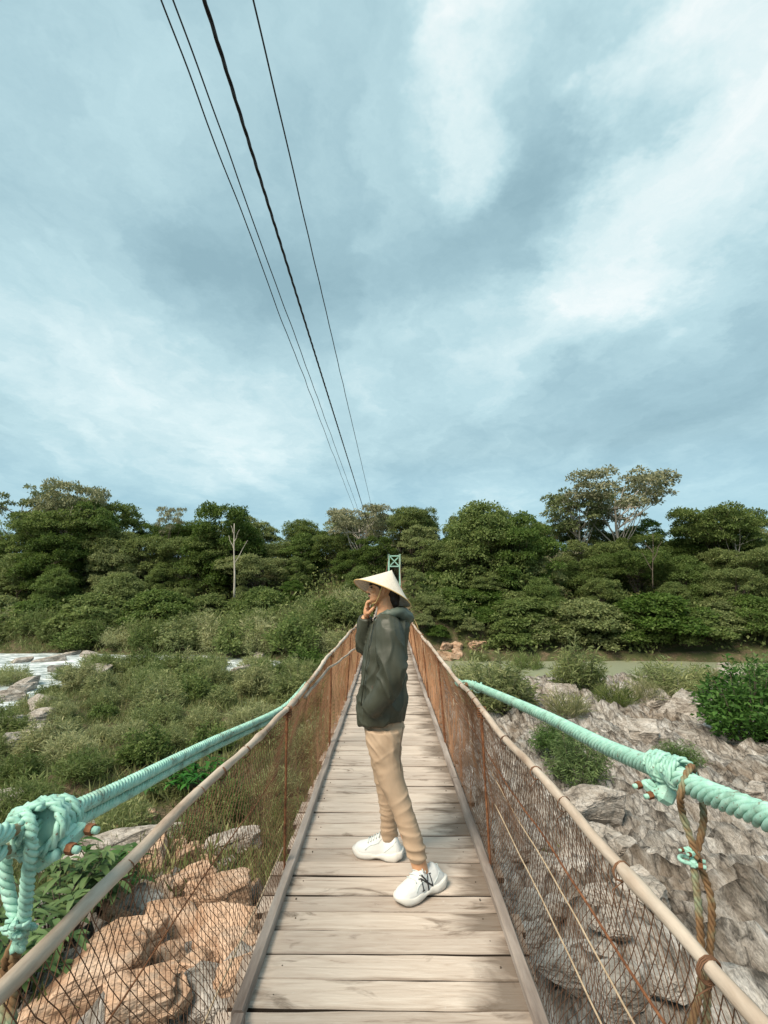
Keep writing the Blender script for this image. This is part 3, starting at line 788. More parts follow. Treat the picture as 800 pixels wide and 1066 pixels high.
# right hand lifted to the chin: palm, four curled fingers, thumb along the jaw
W0 = A_r[2]; KN = aty(382.5, 632.5, 3.135)
ell(body, W0.lerp(KN, .62), (.020, .040, .048), Matrix.Rotation(.12,3,'Y'))
for k, (dy, ln) in enumerate(((-.036,.92),(-.013,1.0),(.010,.97),(.031,.80))):
    b = KN+Vector((-.004,dy,-.004)); j1 = b+Vector((.004,-.004,.036*ln)); j2 = j1+Vector((.022*ln,-.005,.010)); tip = j2+Vector((.020*ln,0,-.012))
    chain(body, [b, j1, j2, tip], [.0095,.0092,.0085,.0072], 8, .006)
tb_ = W0.lerp(KN,.35)+Vector((.012,-.036,0)); chain(body, [tb_, tb_+Vector((.022,-.012,.022)), tb_+Vector((.040,-.008,.044)), tb_+Vector((.047,-.002,.062))], [.0125,.011,.0095,.008], 8, .006)
man = fused(body, 'person', .0042, 2, M['skin']); man.location = (0,0,0)
for v in man.data.vertices: v.co -= P0
man.location = P0
tag(man, 'man in conical straw hat, dark green jacket and tan trousers, hand at his chin', 'person')
# face details
f = MB()
for s in (-1, 1):
    ell(f, hl(.0745, s*.031, .107), (.008,.010,.0055), HR, 8)
f.build('eye', M['hair'], man)['kind'] = 'stuff'
f = MB()
for s in (-1, 1): f.tube([hl(.084, s*.014, .121), hl(.083, s*.028, .127), hl(.074, s*.044, .124)], [.0035,.0045,.0025], 6)
f.build('eyebrow', M['hair'], man)['kind'] = 'stuff'
f = MB(); f.tube([hl(.070,-.030,.050), hl(.083,-.017,.058), hl(.090,0,.061), hl(.083,.017,.058), hl(.070,.030,.050)], [.002,.0045,.0045,.0045,.002], 6); f.build('moustache', M['hair'], man)
f = MB(); f.tube([hl(.074,-.022,.044), hl(.086,-.009,.047), hl(.0885,0,.047), hl(.086,.009,.047), hl(.074,.022,.044)], [.002,.0055,.006,.0055,.002], 6); f.build('lips', M['lip'], man)
h = MB()
ell(h, hl(-.020, 0, .125), (.092*hs,.083*hs,.040*hs), HR, 16); ell(h, hl(-.074, 0, .080), (.050*hs,.068*hs,.062*hs), HR, 14); ell(h, hl(-.088, 0, .030), (.045*hs,.058*hs,.055*hs), HR, 12); ell(h, hl(-.096, 0, -.006), (.034*hs,.05*hs,.036*hs), HR, 12)
for s in (-1, 1): ell(h, hl(.012, s*.070, .118), (.016,.008,.034), HR, 8)
ell(h, hl(.054, 0, .142), (.036*hs,.062*hs,.016*hs), HR, 12)
fused(h, 'hair', .005, 2, M['hair'], man, lambda p, n: .004*mn.noise(Vector((p.x*60, p.y*60, p.z*14))))
# ---- jacket
jk = MB(); prof = [(641,396,423,.105),(646,391,426,.15),(652,386.5,427.5,.185),(660,383.5,427,.20),(672,380.5,425.5,.20),(686,378.5,424.5,.195),(700,376.5,424,.19),(715,374,424,.19),(728,372,424.3,.192),(738,371,424,.19),(744,372,422.5,.185)]
rings = []
for v, a, b, hy in prof:
    c = aty((a+b)/2, v, 3.12); hx = (aty(b,v,3.10).x-aty(a,v,3.10).x)/2
    rings.append(ring(c, hx, hy, 28, 2.3, .0))
rings.append([p+Vector((0,0,-.03+.025*math.sin(k/28*2*math.pi*1+2.6))) for k, p in enumerate(ring(aty(397.5,746,3.12), .135, .178, 28, 2.3))])
jk.loft(rings)
chain(jk, [aty(404,651,3.08), A_l[0], aty(407.5,680,2.905), A_l[1]+Vector((.004,0,.01)), aty(402,718,2.90), A_l[2], A_l[2]+Vector((-.025,.01,-.03))], [.07,.083,.080,.074,.068,.056,.042], 18)
chain(jk, [aty(404,648,3.19), A_r[0], A_r[1], aty(380.5,658,3.20), aty(381.2,643,3.165)], [.085,.082,.068,.056,.042], 16)
def jfold(p, n):
    z = p.z; k = .004*mn.noise(Vector((p.x*7, p.y*7, z*2.6))) 
    w = mn.noise(Vector((p.x*4, p.y*4, z*4)))*2.2
    r_ = 1-abs(mn.noise(Vector((p.x*9+z*5, p.y*7, z*3.2-p.x*5))))*4
    k += .010*max(0, r_)**2
    r2 = 1-abs(mn.noise(Vector((p.x*6-z*4, p.y*5+4, z*3+p.x*6))))*4.5
    k += .009*max(0, r2)**1.5*(1 if n.x < .35 else .3)
    q = (p.x*.75+z*1.0)*34+w*2.6                                  # creases across the elbow and waist
    k += .0025*math.sin(q)*S(.98, 1.12, z)*(1-S(1.22,1.42,z))*S(-.05,.4,-n.y)
    q = (p.x*-1.2+z*.9)*26+w*3
    k += .0035*math.sin(q)*(1-S(.98,1.10,z))
    return k - .004
jacket = fused(jk, 'jacket', .0062, 3, M['jacket'], man, jfold)
hd = MB()
path = [aty(391,652,3.06), aty(396,643,3.01), aty(408,637.5,2.985), aty(419,639,3.03), aty(424.5,643,3.12), aty(418,637,3.21), aty(404,636,3.24), aty(395,642,3.19)]
chain(hd, path, [.010,.017,.026,.034,.042,.036,.026,.016], 14)
ell(hd, aty(421,649,3.12), (.036,.085,.06), Matrix.Rotation(-.35,3,'Y'))
fused(hd, 'hood', .0055, 3, M['hood'], man, lambda p, n: .010*mn.noise(Vector((p.x*24, p.y*16, p.z*24)))+.005*(1-2*abs(mn.noise(Vector((p.x*30+p.z*30, p.y*9, 3)))))-.002)
# zip edge and drawstring
f = MB(); f.tube([aty(389.5,646,3.02), aty(384.5,668,2.97), aty(380,700,2.965), aty(376,735,2.97)], .0035, 6)
f.build('zip', M['jacket'], man)
f = MB(); f.tube([aty(393,733,2.905), aty(389,722,2.925), aty(387.5,714,2.94)], .0032, 6); f.build('pocket_welt', M['beam'], jacket)
# ---- trousers
tr = MB()
def legrings(tab, hyk=1.0):
    rings = []
    for v, a, b, yy in tab:
        c = aty((a+b)/2, v, yy); hx = (aty(b,v,yy).x-aty(a,v,yy).x)/2; rings.append(ring(c, hx, hx*hyk+.004, 22, 2.1))
    tr.loft(rings)
legrings([(738,378,421,3.11),(750,378.5,421,3.10),(760,379,421,3.09),(770,381.5,419.5,3.06)], .92)
legrings([(758,380,420.5,3.04),(771,381.5,419,3.02),(784,384.8,418,3.005),(796,388.5,418.3,2.995),(808,392.5,420.5,2.985),(820,397,424,2.977),(832,402.5,427.5,2.97),(845,408,431,2.96),(858,412.5,435.5,2.95),(870,417.5,440,2.94),(880,420.5,442.5,2.93),(890,423.5,444,2.925),(896.5,426.5,442.5,2.92)])
legrings([(756,381,418,3.17),(771,383,414,3.19),(790,386,414,3.21),(808,389,413.5,3.225),(825,392.5,413.5,3.24),(840,395,414,3.25),(855,396,414,3.262),(866,396,415,3.27),(874,397,413,3.275)])
def tfold(p, n):
    z = p.z; w = mn.noise(Vector((p.x*7, p.y*7, z*5)))
    k = .004*mn.noise(Vector((p.x*12, p.y*12, z*7)))
    rid = lambda a, b, c: max(0.0, 1-abs(mn.noise(Vector((a, b, c))))*3.2)**1.5
    near = 1-S(.22, .40, z)                                   # bunched cloth over the ankle
    k += near*(.006*rid(p.x*6+z*8, p.y*6, z*26)-.002 + .002*math.sin(z*150+w*6+p.x*40))
    up = S(.50,.74,z); q = p.x*.75+z*.66; q2 = -p.x*.66+z*.75   # creases fanning from the fly across the thigh
    k += up*(.008*rid(q*22, q2*5, p.y*6+3)-.0025)
    mid = S(.30,.42,z)*(1-S(.60,.76,z)); q = -p.x*.6+z*.8; q2 = p.x*.8+z*.6
    k += mid*(.0045*rid(q*15, q2*5, p.y*5+8)-.002)
    return k
trousers = fused(tr, 'trousers', .0058, 2, M['trouser'], man, tfold)
f = MB(); f.tube([aty(419.6,757,2.955), aty(417.8,770,2.93), aty(416.3,786,2.925), aty(417.8,803,2.915)], [.0025,.003,.003,.0015], 6)
f.build('pocket_edge', M['beam'], trousers)
# ---- shoes
def shoe(toe, heel, bk_, logo, wid=1.0):
    toe, heel = Vector(toe), Vector(heel); X = (toe-heel); L = X.length; X.normalize(); Yv = Vector((0,0,1)).cross(X); Zv = X.cross(Yv)
    G = lambda s, y, z: heel + X*(s*L) + Yv*y + Zv*z + Vector((0,0,0))
    hw = lambda s: wid*interp(s, [(0,.020),(.03,.034),(.08,.042),(.2,.046),(.42,.0445),(.58,.050),(.72,.0545),(.86,.048),(.94,.036),(.98,.022),(1,.008)])
    top = lambda s: interp(s, [(0,.055),(.03+bk_*.3,.085),(.06+bk_*.8,.118),(.08+bk_,.126),(.16+bk_,.116),(.28+bk_*.8,.106),(.36+bk_*.7,.118),(.42+bk_*.6,.132),(.46+bk_*.5,.124),(.56+bk_*.3,.108),(.66,.092),(.78,.080),(.88,.072),(.95,.060),(.985,.045),(1,.030)])
    z0 = lambda s: interp(s, [(0,.045),(.15,.040),(.35,.030),(.5,.026),(.7,.028),(.88,.030),(1,.034)])
    bot = lambda s: interp(s, [(0,.022),(.05,.008),(.12,0),(.32,0),(.40,.008),(.50,.010),(.58,.003),(.65,0),(.84,0),(.93,.006),(1,.024)])
    st = [0,.015,.03,.055,.08,.12,.16,.22,.28,.32,.36,.42,.46,.5,.55,.6,.66,.72,.78,.84,.88,.92,.95,.97,.985,1]
    root = MB(); rings = []
    for s in st:
        r_ = []; w = hw(s)*.985; z_ = z0(s)-.006; h_ = top(s)-z_
        for k in range(20):
            a = 2*math.pi*k/20; ca, sa = math.cos(a), math.sin(a)
            y = w*math.copysign(abs(ca)**.9, ca); z = z_+h_*sa if sa > 0 else z_+.008*sa
            if s < .4 and sa > .3: y *= 1-.22*(sa-.3)*S(0,.1,s)
            r_.append(G(s, y, z))
        rings.append(r_)
    root.loft(rings)
    up = fused(root, 'shoe', .0035, 1, M['shoe'], man, None)
    sb = MB(); rings = []
    for s in st:
        w = hw(s)+.006+(.006 if s < .3 else 0); e = .06*(1-s) if s < .03 else 0
        zt = z0(s)+.006+.003*math.sin(s*22); b = bot(s); r_ = []
        ss = s if s > .02 else s-.03
        for y, z in ((-w*.9,b),(-w,b+.008),(-w*1.02,(b+zt)/2),(-w*.97,zt-.003),(-w*.9,zt),(w*.9,zt),(w*.97,zt-.003),(w*1.02,(b+zt)/2),(w,b+.008),(w*.9,b)): r_.append(G(ss if s < .95 else 1+(s-1)*1.0+.02*(s-.95)/.05, y, z))
        rings.append(r_)
    sb.loft(rings); so_ = sb.build('sole', M['sole'], up)
    surf = lambda s, z, side, o=.0012: G(s, side*(hw(s)*.985*max(0, 1-((z-z0(s)+.006)/(top(s)-z0(s)+.006))**2)**.45*(1-.22*max(0,((z-z0(s)+.006)/(top(s)-z0(s)+.006))-.3)*(1 if s < .4 else 0)) + o), z)
    lb = MB()
    for k in range(5):
        s = .46+.055*k; pts = []
        for q in range(7):
            t = (q-3)/3*.55; w = hw(s); hh = top(s)-z0(s)+.006; y = w*math.sin(t*1.2); z = z0(s)-.006+hh*math.cos(t*1.0)**.8+.002
            pts.append(G(s+.012*math.sin(q), y, z))
        lb.tube(pts, .0032, 6)
    lb.build('lace', M['lace'], up)['kind'] = 'stuff'
    ov = MB()                                # stitched overlay round the eyelets and the heel counter
    for side in (-1, 1):
        ov.tube([surf(s, z, side, .0005) for s, z in ((.40,.108),(.45,.092),(.52,.082),(.60,.076),(.66,.066),(.72,.050))], .0022, 6)
        ov.tube([surf(s, z, side, .0005) for s, z in ((.10,.105),(.16,.085),(.24,.066),(.32,.048))], .0022, 6)
    ov.build('overlay_seam', M['lace'], up)['kind'] = 'stuff'
    if logo:
        lg = MB()
        def stroke(pts, r=.0030):
            out = []
            for (a, b), (c_, d) in zip(pts, pts[1:]):
                for q in range(5): t = q/5; out.append((a+(c_-a)*t, b+(d-b)*t))
            out.append(pts[-1])
            # emblem plane: origin at s .36, z .066, leaning back a little ; units of metres
            P = []
            for x, z in out: P.append(surf(.46+(-x*1.7+z*.25)/L, .068+z*1.3, 1, .0004))
            lg.tube(P, r, 6)
        h_ = .027
        stroke([(-.022,-h_*.72),(-.019,h_*.72)]); stroke([(-.019,h_*.72),(.018,-h_*.72)], .0042); stroke([(.018,-h_*.72),(.021,h_*.72)])
        stroke([(-.027,-h_*.72),(-.017,-h_*.72)], .0026); stroke([(.016,h_*.72),(.026,h_*.72)], .0026); stroke([(-.025,h_*.72),(-.018,h_*.74)], .0026)
        stroke([(-.013,h_*1.05),(-.006,h_*.55),(.001,h_*.02)], .0042); stroke([(.014,h_*1.05),(.008,h_*.5),(.001,h_*.02)]); stroke([(.001,h_*.02),(.000,-h_*1.05)], .0042)
        stroke([(-.005,-h_*1.05),(.005,-h_*1.05)], .0026); stroke([(-.018,h_*1.05),(-.009,h_*1.05)], .0026); stroke([(.010,h_*1.05),(.019,h_*1.05)], .0026)
        lg.build('emblem', M['dark'], up)
    return up
tz = lambda u, v: atz(u, v, .001)
shoe(tz(413,942.5), tz(460,919), .14, True, 1.12)
shoe(tz(368.5,888.5), tz(418.5,894.5), .05, False, 1.05)
sk = MB()
chain(sk, [Vector((L_l[2].x,L_l[2].y,.19)), L_l[2]+Vector((.035,0,-.09))], [.042,.04], 12); chain(sk, [Vector((L_r[2].x,L_r[2].y,.16)), L_r[2]+Vector((0,0,-.06))], [.042,.04], 12)
sk.build('sock', M['skin'], man)['kind'] = 'stuff'
# ---- conical hat
hn = Vector((.385, .23, .90)).normalized(); RC = aty(398, 617.5, 3.12); Rh = .188
e1 = Vector((1,0,0)); e1 = (e1-hn*e1.dot(hn)).normalized(); e2 = hn.cross(e1); APH = .158
hm = MB(); rings = []; sl = []
NS = 48
for side, thk in ((1, 0.0), (-1, -.006)):
    seq = [i/24 for i in range(25)]
    if side < 0: seq = seq[::-1]
    for t in seq:
        r_ = Rh*max(t, .012); zz = APH*(1-t)**(1.06) + (thk if t < .999 else thk*.4); row = []
        for k in range(NS):
            a = 2*math.pi*k/NS; w = .0025*mn.noise(Vector((math.cos(a)*2, math.sin(a)*2, t*2)))*t*2
            row.append(RC + e1*(r_*math.cos(a)) + e2*(r_*math.sin(a)) + hn*(zz+w)); sl.append(t)
        rings.append(row)
hm.loft(rings)
hat = hm.build('conical_hat', M['hat'], man)
at2 = hat.data.attributes.new('slant', 'FLOAT', 'POINT'); at2.data.foreach_set('value', sl)
f = MB(); f.tube([RC+e1*(Rh*math.cos(a))+e2*(Rh*math.sin(a))-hn*.002 for a in np.linspace(0, 2*math.pi, 60)], .0034, 6); f.build('hat_rim', M['strap'], hat)
f = MB(); f.tube([aty(399.5,605,3.03), aty(397.5,612,3.022), aty(394.5,621,3.03), aty(391.5,627.5,3.055), hl(.066,0,-.008)], .0042, 6); f.build('chin_strap', M['strap'], hat); f = MB()
f.tube([RC+e1*Rh*.99, aty(427.5,634,3.12), aty(429.5,641,3.10), aty(434,650,3.09), aty(435.5,655,3.085)], .0038, 6); f.build('hat_cord', M['strap'], hat)
# ================================================================ vegetation
def unit(a): return a/np.maximum(np.linalg.norm(a, axis=-1, keepdims=True), 1e-9)
def leaves(P, D, Nn, L, W, fold=.25):
    """rhombic folded leaves: base P, axis D, normal Nn, length L, width W -> verts, quads"""
    n = len(P); Sd = unit(np.cross(D, Nn)); Nn = unit(np.cross(Sd, D))
    L = np.asarray(L).reshape(-1,1); W = np.asarray(W).reshape(-1,1)
    a = P; b = P + D*L*.45 + Sd*W*.5 + Nn*W*fold; c = P + D*L - Nn*L*.12; d = P + D*L*.45 - Sd*W*.5 + Nn*W*fold
    V = np.stack([a,b,c,d], 1).reshape(-1,3); Fq = np.arange(n*4).reshape(-1,4); return V, Fq
def rnd_dirs(n, rng):
    return unit(rng.normal(size=(n,3)))
M['forest'] = leaf_mat('forest_leaves', (.078,.118,.027), (.16,.215,.056), (.25,.30,.098), .48, .5)
M['forest_light'] = leaf_mat('light_leaves', (.082,.132,.026), (.155,.22,.054), (.23,.295,.094), .48, .4)
M['forest_pale'] = leaf_mat('pale_leaves', (.12,.145,.055), (.21,.235,.11), (.33,.335,.185), .38, .25)
M['willow'] = leaf_mat('willow_leaves', (.155,.195,.068), (.245,.29,.105), (.36,.385,.18), .45, .4)
M['bright'] = leaf_mat('bright_leaves', (.05,.11,.02), (.085,.175,.035), (.14,.245,.06), .38, .3)
M['grass'] = leaf_mat('grass_blades', (.10,.13,.038), (.175,.20,.068), (.29,.28,.13), .35, .3)
M['bark'] = mat_mottle('bark', [(.06,.045,.035), (.15,.12,.095)], 6, .95, .6, .02, (1,1,.3), True)
M['palebark'] = mat_mottle('pale_bark', [(.26,.23,.19), (.50,.46,.40)], 4, .9, .4, .01, (1,1,.3), True)
def limb(mb, a, b, r0, r1, seed, wob=.12, n=7):
    a, b = Vector(a), Vector(b); L = (b-a).length; pts = []
    for i in range(n+1):
        t = i/n; p = a.lerp(b, t); k = math.sin(t*math.pi)*L*wob
        p += Vector((mn.noise(Vector((seed, t*2, 1))), mn.noise(Vector((seed, t*2, 5))), .5*mn.noise(Vector((seed, t*2, 9)))))*k
        pts.append(p)
    mb.tube(pts, [r0+(r1-r0)*(i/n) for i in range(n+1)], 7); return pts
def tree_proto(name, seed, H, Wd, base, nl, lr, per, mat, bark, leaf=(.27,.14), flat=.6, shape='round', droop=0., trunk_r=None, gap=.0, loc=(0,0,0)):
    """trunk, limbs and a crown of many leaf clumps. H height, Wd crown width, base where the crown starts"""
    rng = np.random.default_rng(seed); rr = random.Random(seed)
    root = thing(name, None, 'tree', loc); tb = MB(); ox = Vector(loc)
    tr = trunk_r or H*.018
    tt = Vector((rr.uniform(-.05,.05)*H, rr.uniform(-.05,.05)*H, base+(H-base)*.62))
    tp = limb(tb, ox+Vector((0,0,-1.2)), ox+tt, tr*1.25, tr*.35, seed, .05, 10)
    cs = []; tries = 0
    while len(cs) < nl and tries < 4000:
        tries += 1
        th = rr.uniform(0, 2*math.pi); q = rr.random()
        if shape == 'round': hgt = q; env = math.sqrt(max(0, 1-(2*hgt-.85)**2/1.35))
        elif shape == 'flat': hgt = .35+.65*q**.6; env = .45+.55*math.sin(hgt*math.pi*.62)
        elif shape == 'tall': hgt = q; env = .55+.45*math.sin(hgt*math.pi*.8+.5)
        elif shape == 'wide': hgt = q**.8; env = math.sqrt(max(0, 1-hgt**2*.96))
        rad = env*Wd/2*math.sqrt(rr.uniform(.22,1))
        c = Vector((rad*math.cos(th), rad*math.sin(th), base+(H-base)*hgt*.93))
        c.x *= 1+.15*math.sin(th*2+seed)
        l_ = lr*rr.uniform(.65,1.35)
        if all((c-c2).length > (l_+l2)*.42 for c2, l2 in cs): cs.append((c, l_))
    Vs = []; Fs = []; nv = 0
    for c, l_ in cs:
        n = int(per*(l_/lr)**2*rr.uniform(.75,1.2)); dd = rnd_dirs(n, rng)
        dd[:,2] = np.where(dd[:,2] < -.25, -dd[:,2], dd[:,2])
        rad = l_*(.62+.42*rng.random(n)**.6)
        # lumpy surface with ragged sprigs
        lump = 1+.22*np.sin(dd[:,0]*5+c.x*3)*np.sin(dd[:,1]*5+c.y*3)+.14*np.sin(dd[:,2]*9+dd[:,0]*7)
        P = np.array(c)[None,:] + dd*(rad*lump)[:,None]*np.array([1,1,flat])[None,:]
        D = unit(dd*np.array([1,1,.5]) + .8*rng.normal(size=(n,3)) + np.array([0,0,-droop]))
        Nn = unit(dd*.95+np.array([0,0,.6])+.45*rng.normal(size=(n,3)))
        s = rng.uniform(.65,1.3,n)
        v, f = leaves(P, D, Nn, leaf[0]*s, leaf[1]*s*rng.uniform(.8,1.2,n)); Vs.append(v+np.array(ox)*0); Fs.append(f+nv); nv += len(v)
        # limb to the clump
        if rr.random() < .55:
            k = rr.randint(4, 9); limb(tb, tp[k], ox+c, tr*.30, tr*.08, rr.random()*50, .12, 5)
    tb.build('trunk', bark, root)
    np_mesh('crown', np.concatenate(Vs), np.concatenate(Fs), mat, root)
    return root
FAR = (0, 0, 0)
PT = {}
def mk(key, *a, **k): PT[key] = (tree_proto(*((('tree_proto',)+a)), **k), a[1])
mk('dense1', 101, 10, 8.5, 1.5, 60, 1.15, 416, M['forest'], M['bark'], flat=.78)
mk('dense2', 102, 10, 8.0, 2.0, 56, 1.1, 416, M['forest'], M['bark'], flat=.66, shape='tall')
mk('layer1', 103, 10, 9.5, 2.6, 48, 1.25, 384, M['forest'], M['bark'], flat=.5, shape='flat')
mk('layer2', 104, 10, 7.0, 2.2, 44, 1.0, 400, M['forest_light'], M['bark'], flat=.6, shape='tall')
mk('bright1', 105, 10, 9.0, .8, 64, 1.2, 432, M['forest_light'], M['bark'], flat=.7, shape='wide')
mk('bright2', 106, 10, 8.0, 1.2, 58, 1.05, 432, M['forest_light'], M['bark'], flat=.6)
mk('pale', 107, 10, 8.6, 3.6, 50, .85, 170, M['forest_pale'], M['palebark'], leaf=(.26,.14), flat=.5, shape='flat')
mk('bush', 108, 4, 5.6, .2, 46, .8, 260, M['forest_light'], M['bark'], leaf=(.30,.14), flat=.7, shape='wide')
mk('thin', 109, 10, 5.0, 5.6, 16, .7, 150, M['forest_light'], M['palebark'], flat=.5, shape='flat', trunk_r=.13)
mk('flat', 110, 10, 8.5, 5.4, 18, 1.0, 200, M['forest_pale'], M['bark'], flat=.26, shape='flat')
used = set()
def place(key, loc, height, label, name, group, rz=None, wide=1.0, cat='tree', rr=random.Random(77)):
    src, H = PT[key]
    o = src if key not in used else copy_tree(src); used.add(key)
    o.name = name; o.location = loc; s = height/H; o.scale = (s*wide, s*wide, s); o.rotation_euler = (0, 0, rr.uniform(0, 6.28) if rz is None else rz)
    o['label'] = label; o['category'] = cat
    if group: o['group'] = group
    elif 'group' in o: del o['group']
    return o
def sky_top(u):
    return interp(u, [(-200,552),(0,556),(40,540),(75,522),(110,530),(140,545),(165,552),(200,550),(220,535),(245,540),(262,548),(290,552),(318,540),(345,548),(372,540),(400,540),(430,536),(460,542),(490,534),(525,536),(560,550),(600,545),(640,548),(680,548),(705,552),(720,540),(745,536),(775,540),(800,548),(1000,545)])
def tree_at(key, u, vtop, y, label, name='forest_tree', group=None, wide=1.0, sink=0, rz=None, cat='tree'):
    p = aty(u, vtop, y); gz = land(p.x, y)-.2-sink
    return place(key, (p.x, y, gz), p.z-gz, label, name, group, rz, wide, cat)
rt = random.Random(12)
# --- the trees that stand out
tree_at('pale', 640, 491, 66, 'tallest tree right of the man, pale airy crown above the forest', 'emergent_tree', wide=1.0, rz=1.0)
tree_at('pale', 600, 512, 68, 'pale airy tree leaning on the left side of the tallest crown', 'emergent_tree', wide=.8, rz=3.2)
tree_at('flat', 22, 507, 70, 'flat topped sparse tree with open crown at the far left of the skyline', 'emergent_tree', wide=.62, rz=.4)
tree_at('pale', 76, 502, 70, 'tall pale rounded crown rising over the left part of the forest', 'emergent_tree', wide=.62, rz=2.2)
tree_at('layer2', 100, 521, 68, 'dark layered tree just right of the tall pale crown on the left', 'emergent_tree', wide=.65, rz=2.9)
tree_at('flat', 178, 526, 70, 'small tufted treetop poking alone above the left skyline', 'emergent_tree', wide=.38, rz=1.9)
tree_at('dense2', 237, 525, 66, 'dark twin topped tree rising behind the bare white trunk', 'emergent_tree', wide=.75)
tree_at('pale', 376, 527, 66, 'rounded brownish crown where the overhead wires meet the forest', 'emergent_tree', wide=.85, rz=.2)
tree_at('layer1', 428, 529, 66, 'dark brown green treetop just right of the wires', 'emergent_tree', wide=.7)
tree_at('bright1', 500, 525, 58, 'big bushy green tree right behind the hat, nearest the bridge', 'broadleaf_tree', wide=.95)
tree_at('bright2', 540, 534, 57, 'bushy green tree filling the wood right of the biggest bushy one', 'broadleaf_tree', wide=.85)
tree_at('layer1', 738, 528, 62, 'dark spreading tree with layered crown on the right skyline', 'emergent_tree', wide=.85)
tree_at('thin', 762, 545, 59, 'slender tree with pale forked trunk on the right', 'slender_tree', wide=.9)
# --- the forest wall, three rows
kinds = ['dense1','dense2','layer1','layer2','bright2','dense1','layer1','dense2']
lab_back = {'dense1':'dark dense tree in the back row of the forest', 'dense2':'dark upright tree in the back row of the forest', 'layer1':'dark layered tree in the back row of the forest', 'layer2':'light green narrow tree in the back row of the forest', 'bright2':'fresh green rounded tree in the back row of the forest', 'bright1':'fresh green spreading tree in the back row of the forest'}
for r_, (y, du, dv, kk) in enumerate([(72, 33, -3, kinds), (64, 40, 11, kinds), (57.5, 50, 28, ['dense1','bright2','layer1','bright1','dense2','layer2']), (53, 64, 48, ['bright1','bright2','dense1','layer2'])]):
    u = -150 - 17*r_
    while u < 950:
        key = rt.choice(kk); uu = u+rt.uniform(-9,9); yy = y+rt.uniform(-2,2)
        v = sky_top(uu)+dv+rt.uniform(-4,9)
        if uu < 380: yy += 3+ (5 if r_ > 1 else 2)
        if r_ == 3 and (uu < 330 or 440 < uu < 520): v += 12
        side = 'left' if uu < 400 else 'right'
        row = ['back','second','middle','front'][r_]
        lab = lab_back[key].replace('back row', row+' row')+' '+('left of the bridge' if uu < 400 else 'right of the bridge')
        if not (r_ > 1 and abs(uu-404) < 26):
            tree_at(key, uu, v, yy, lab, 'forest_tree', f'{lab.split(" tree")[0]} trees, {row} row, {side} side', wide=rt.uniform(.8,1.2))
        u += du
# bushes along the foot of the forest
for k, u in enumerate(range(-110, 920, 30)):
    uu = u+rt.uniform(-10,10); y = (49.5 if uu > 405 else 57)+rt.uniform(0,3.5)
    if 445 < uu < 530: continue
    v = (634 if uu > 405 else 628)+rt.uniform(-16,8)
    if abs(uu-404) < 24: continue
    side = 'right of the bridge' if uu > 404 else 'left of the bridge'
    tree_at('bush', uu, v, y, 'leafy bush at the foot of the forest '+side, 'bush', 'bushes along the foot of the forest '+side, wide=rt.uniform(1.0,1.5), cat='bush')
# bare white trunk
def bare_tree(u, v0, v1, y, label, fork):
    a = aty(u, v0, y); b = aty(u, v1, y); mb = MB()
    t = limb(mb, a, b, .12 if u < 400 else .055, .045 if u < 400 else .02, u, .03, 10); H = (b-a).length
    for i, (f, dx, dz, dy) in enumerate(fork): limb(mb, a.lerp(b, f), a.lerp(b, f)+Vector((dx*H,dy*H,dz*H)), .05, .018, u+i, .1)
    root = thing('bare_tree', label, 'tree', a); mb.build('trunk', M['palebark' if u < 400 else 'bark'], root)
bare_tree(244, 622, 545, 54.6, 'bare white trunk of a dead tree standing before the left forest', [(.45,.17,.32,0), (.62,-.10,.22,.05), (.75,.08,.16,-.05), (.85,-.05,.12,0)])
bare_tree(680, 612, 556, 51.0, 'thin grey forked trunk among the bushes on the right', [(.3,-.16,.35,.03), (.5,.2,.36,0), (.65,-.08,.2,.1)])
# ---------------------------------------------------------------- shrubs of the river bed
def shrub_proto(name, seed, H, Wd, nst, per, mat, L, W, droop=.1, up=.7, rmin=.25, stem=True):
    rng = np.random.default_rng(seed); rr = random.Random(seed)
    root = thing(name, None, 'shrub', (0,0,0)); Vs = []; Fs = []; nv = 0; tb = MB()
    for k in range(nst):
        th = rr.uniform(0, 6.283); rad = math.sqrt(rr.random())*Wd/2; hh = H*(1-.55*(rad/(Wd/2))**2)*rr.uniform(.5,1.15)
        b = Vector((rad*.45*math.cos(th), rad*.45*math.sin(th), 0)); e = Vector((rad*math.cos(th), rad*math.sin(th), hh))
        if stem and k % 3 == 0: tb.tube([b, b.lerp(e,.5)+Vector((0,0,.06*H)), e], [.018*H/2, .012*H/2, .004], 4)
        t = rmin+(1-rmin)*rng.random(per)**.75
        P = np.array(b)[None]*(1-t[:,None]) + np.array(e)[None]*t[:,None] + rng.normal(size=(per,3))*.05*H
        out = np.array([math.cos(th), math.sin(th), 0])*.5*(rad/(Wd/2))
        D = unit(out[None]+np.array([0,0,up])[None]+rng.normal(size=(per,3))*np.array([.75,.75,.55]) - np.array([0,0,droop])[None]*t[:,None])
        Nn = unit(rng.normal(size=(per,3))+np.array([0,0,.8])); s = rng.uniform(.6,1.25,per)
        v, f = leaves(P, D, Nn, L*s, W*s, .12); Vs.append(v); Fs.append(f+nv); nv += len(v)
    if stem: tb.build('stem', M['bark'], root)
    np_mesh('foliage', np.concatenate(Vs), np.concatenate(Fs), mat, root); return root
PT['willow1'] = (shrub_proto('s', 201, 2.0, 3.0, 90, 40, M['willow'], .34, .045), 2.0)
PT['willow2'] = (shrub_proto('s', 202, 2.0, 2.4, 80, 42, M['willow'], .30, .05, droop=.5), 2.0)
PT['leafy1'] = (shrub_proto('s', 203, 2.0, 2.8, 90, 42, M['forest_light'], .22, .09, up=.4), 2.0)
PT['tuft'] = (shrub_proto('s', 204, 1.0, 1.5, 60, 16, M['grass'], .55, .022, up=1.3, rmin=.0, stem=False), 1.0)
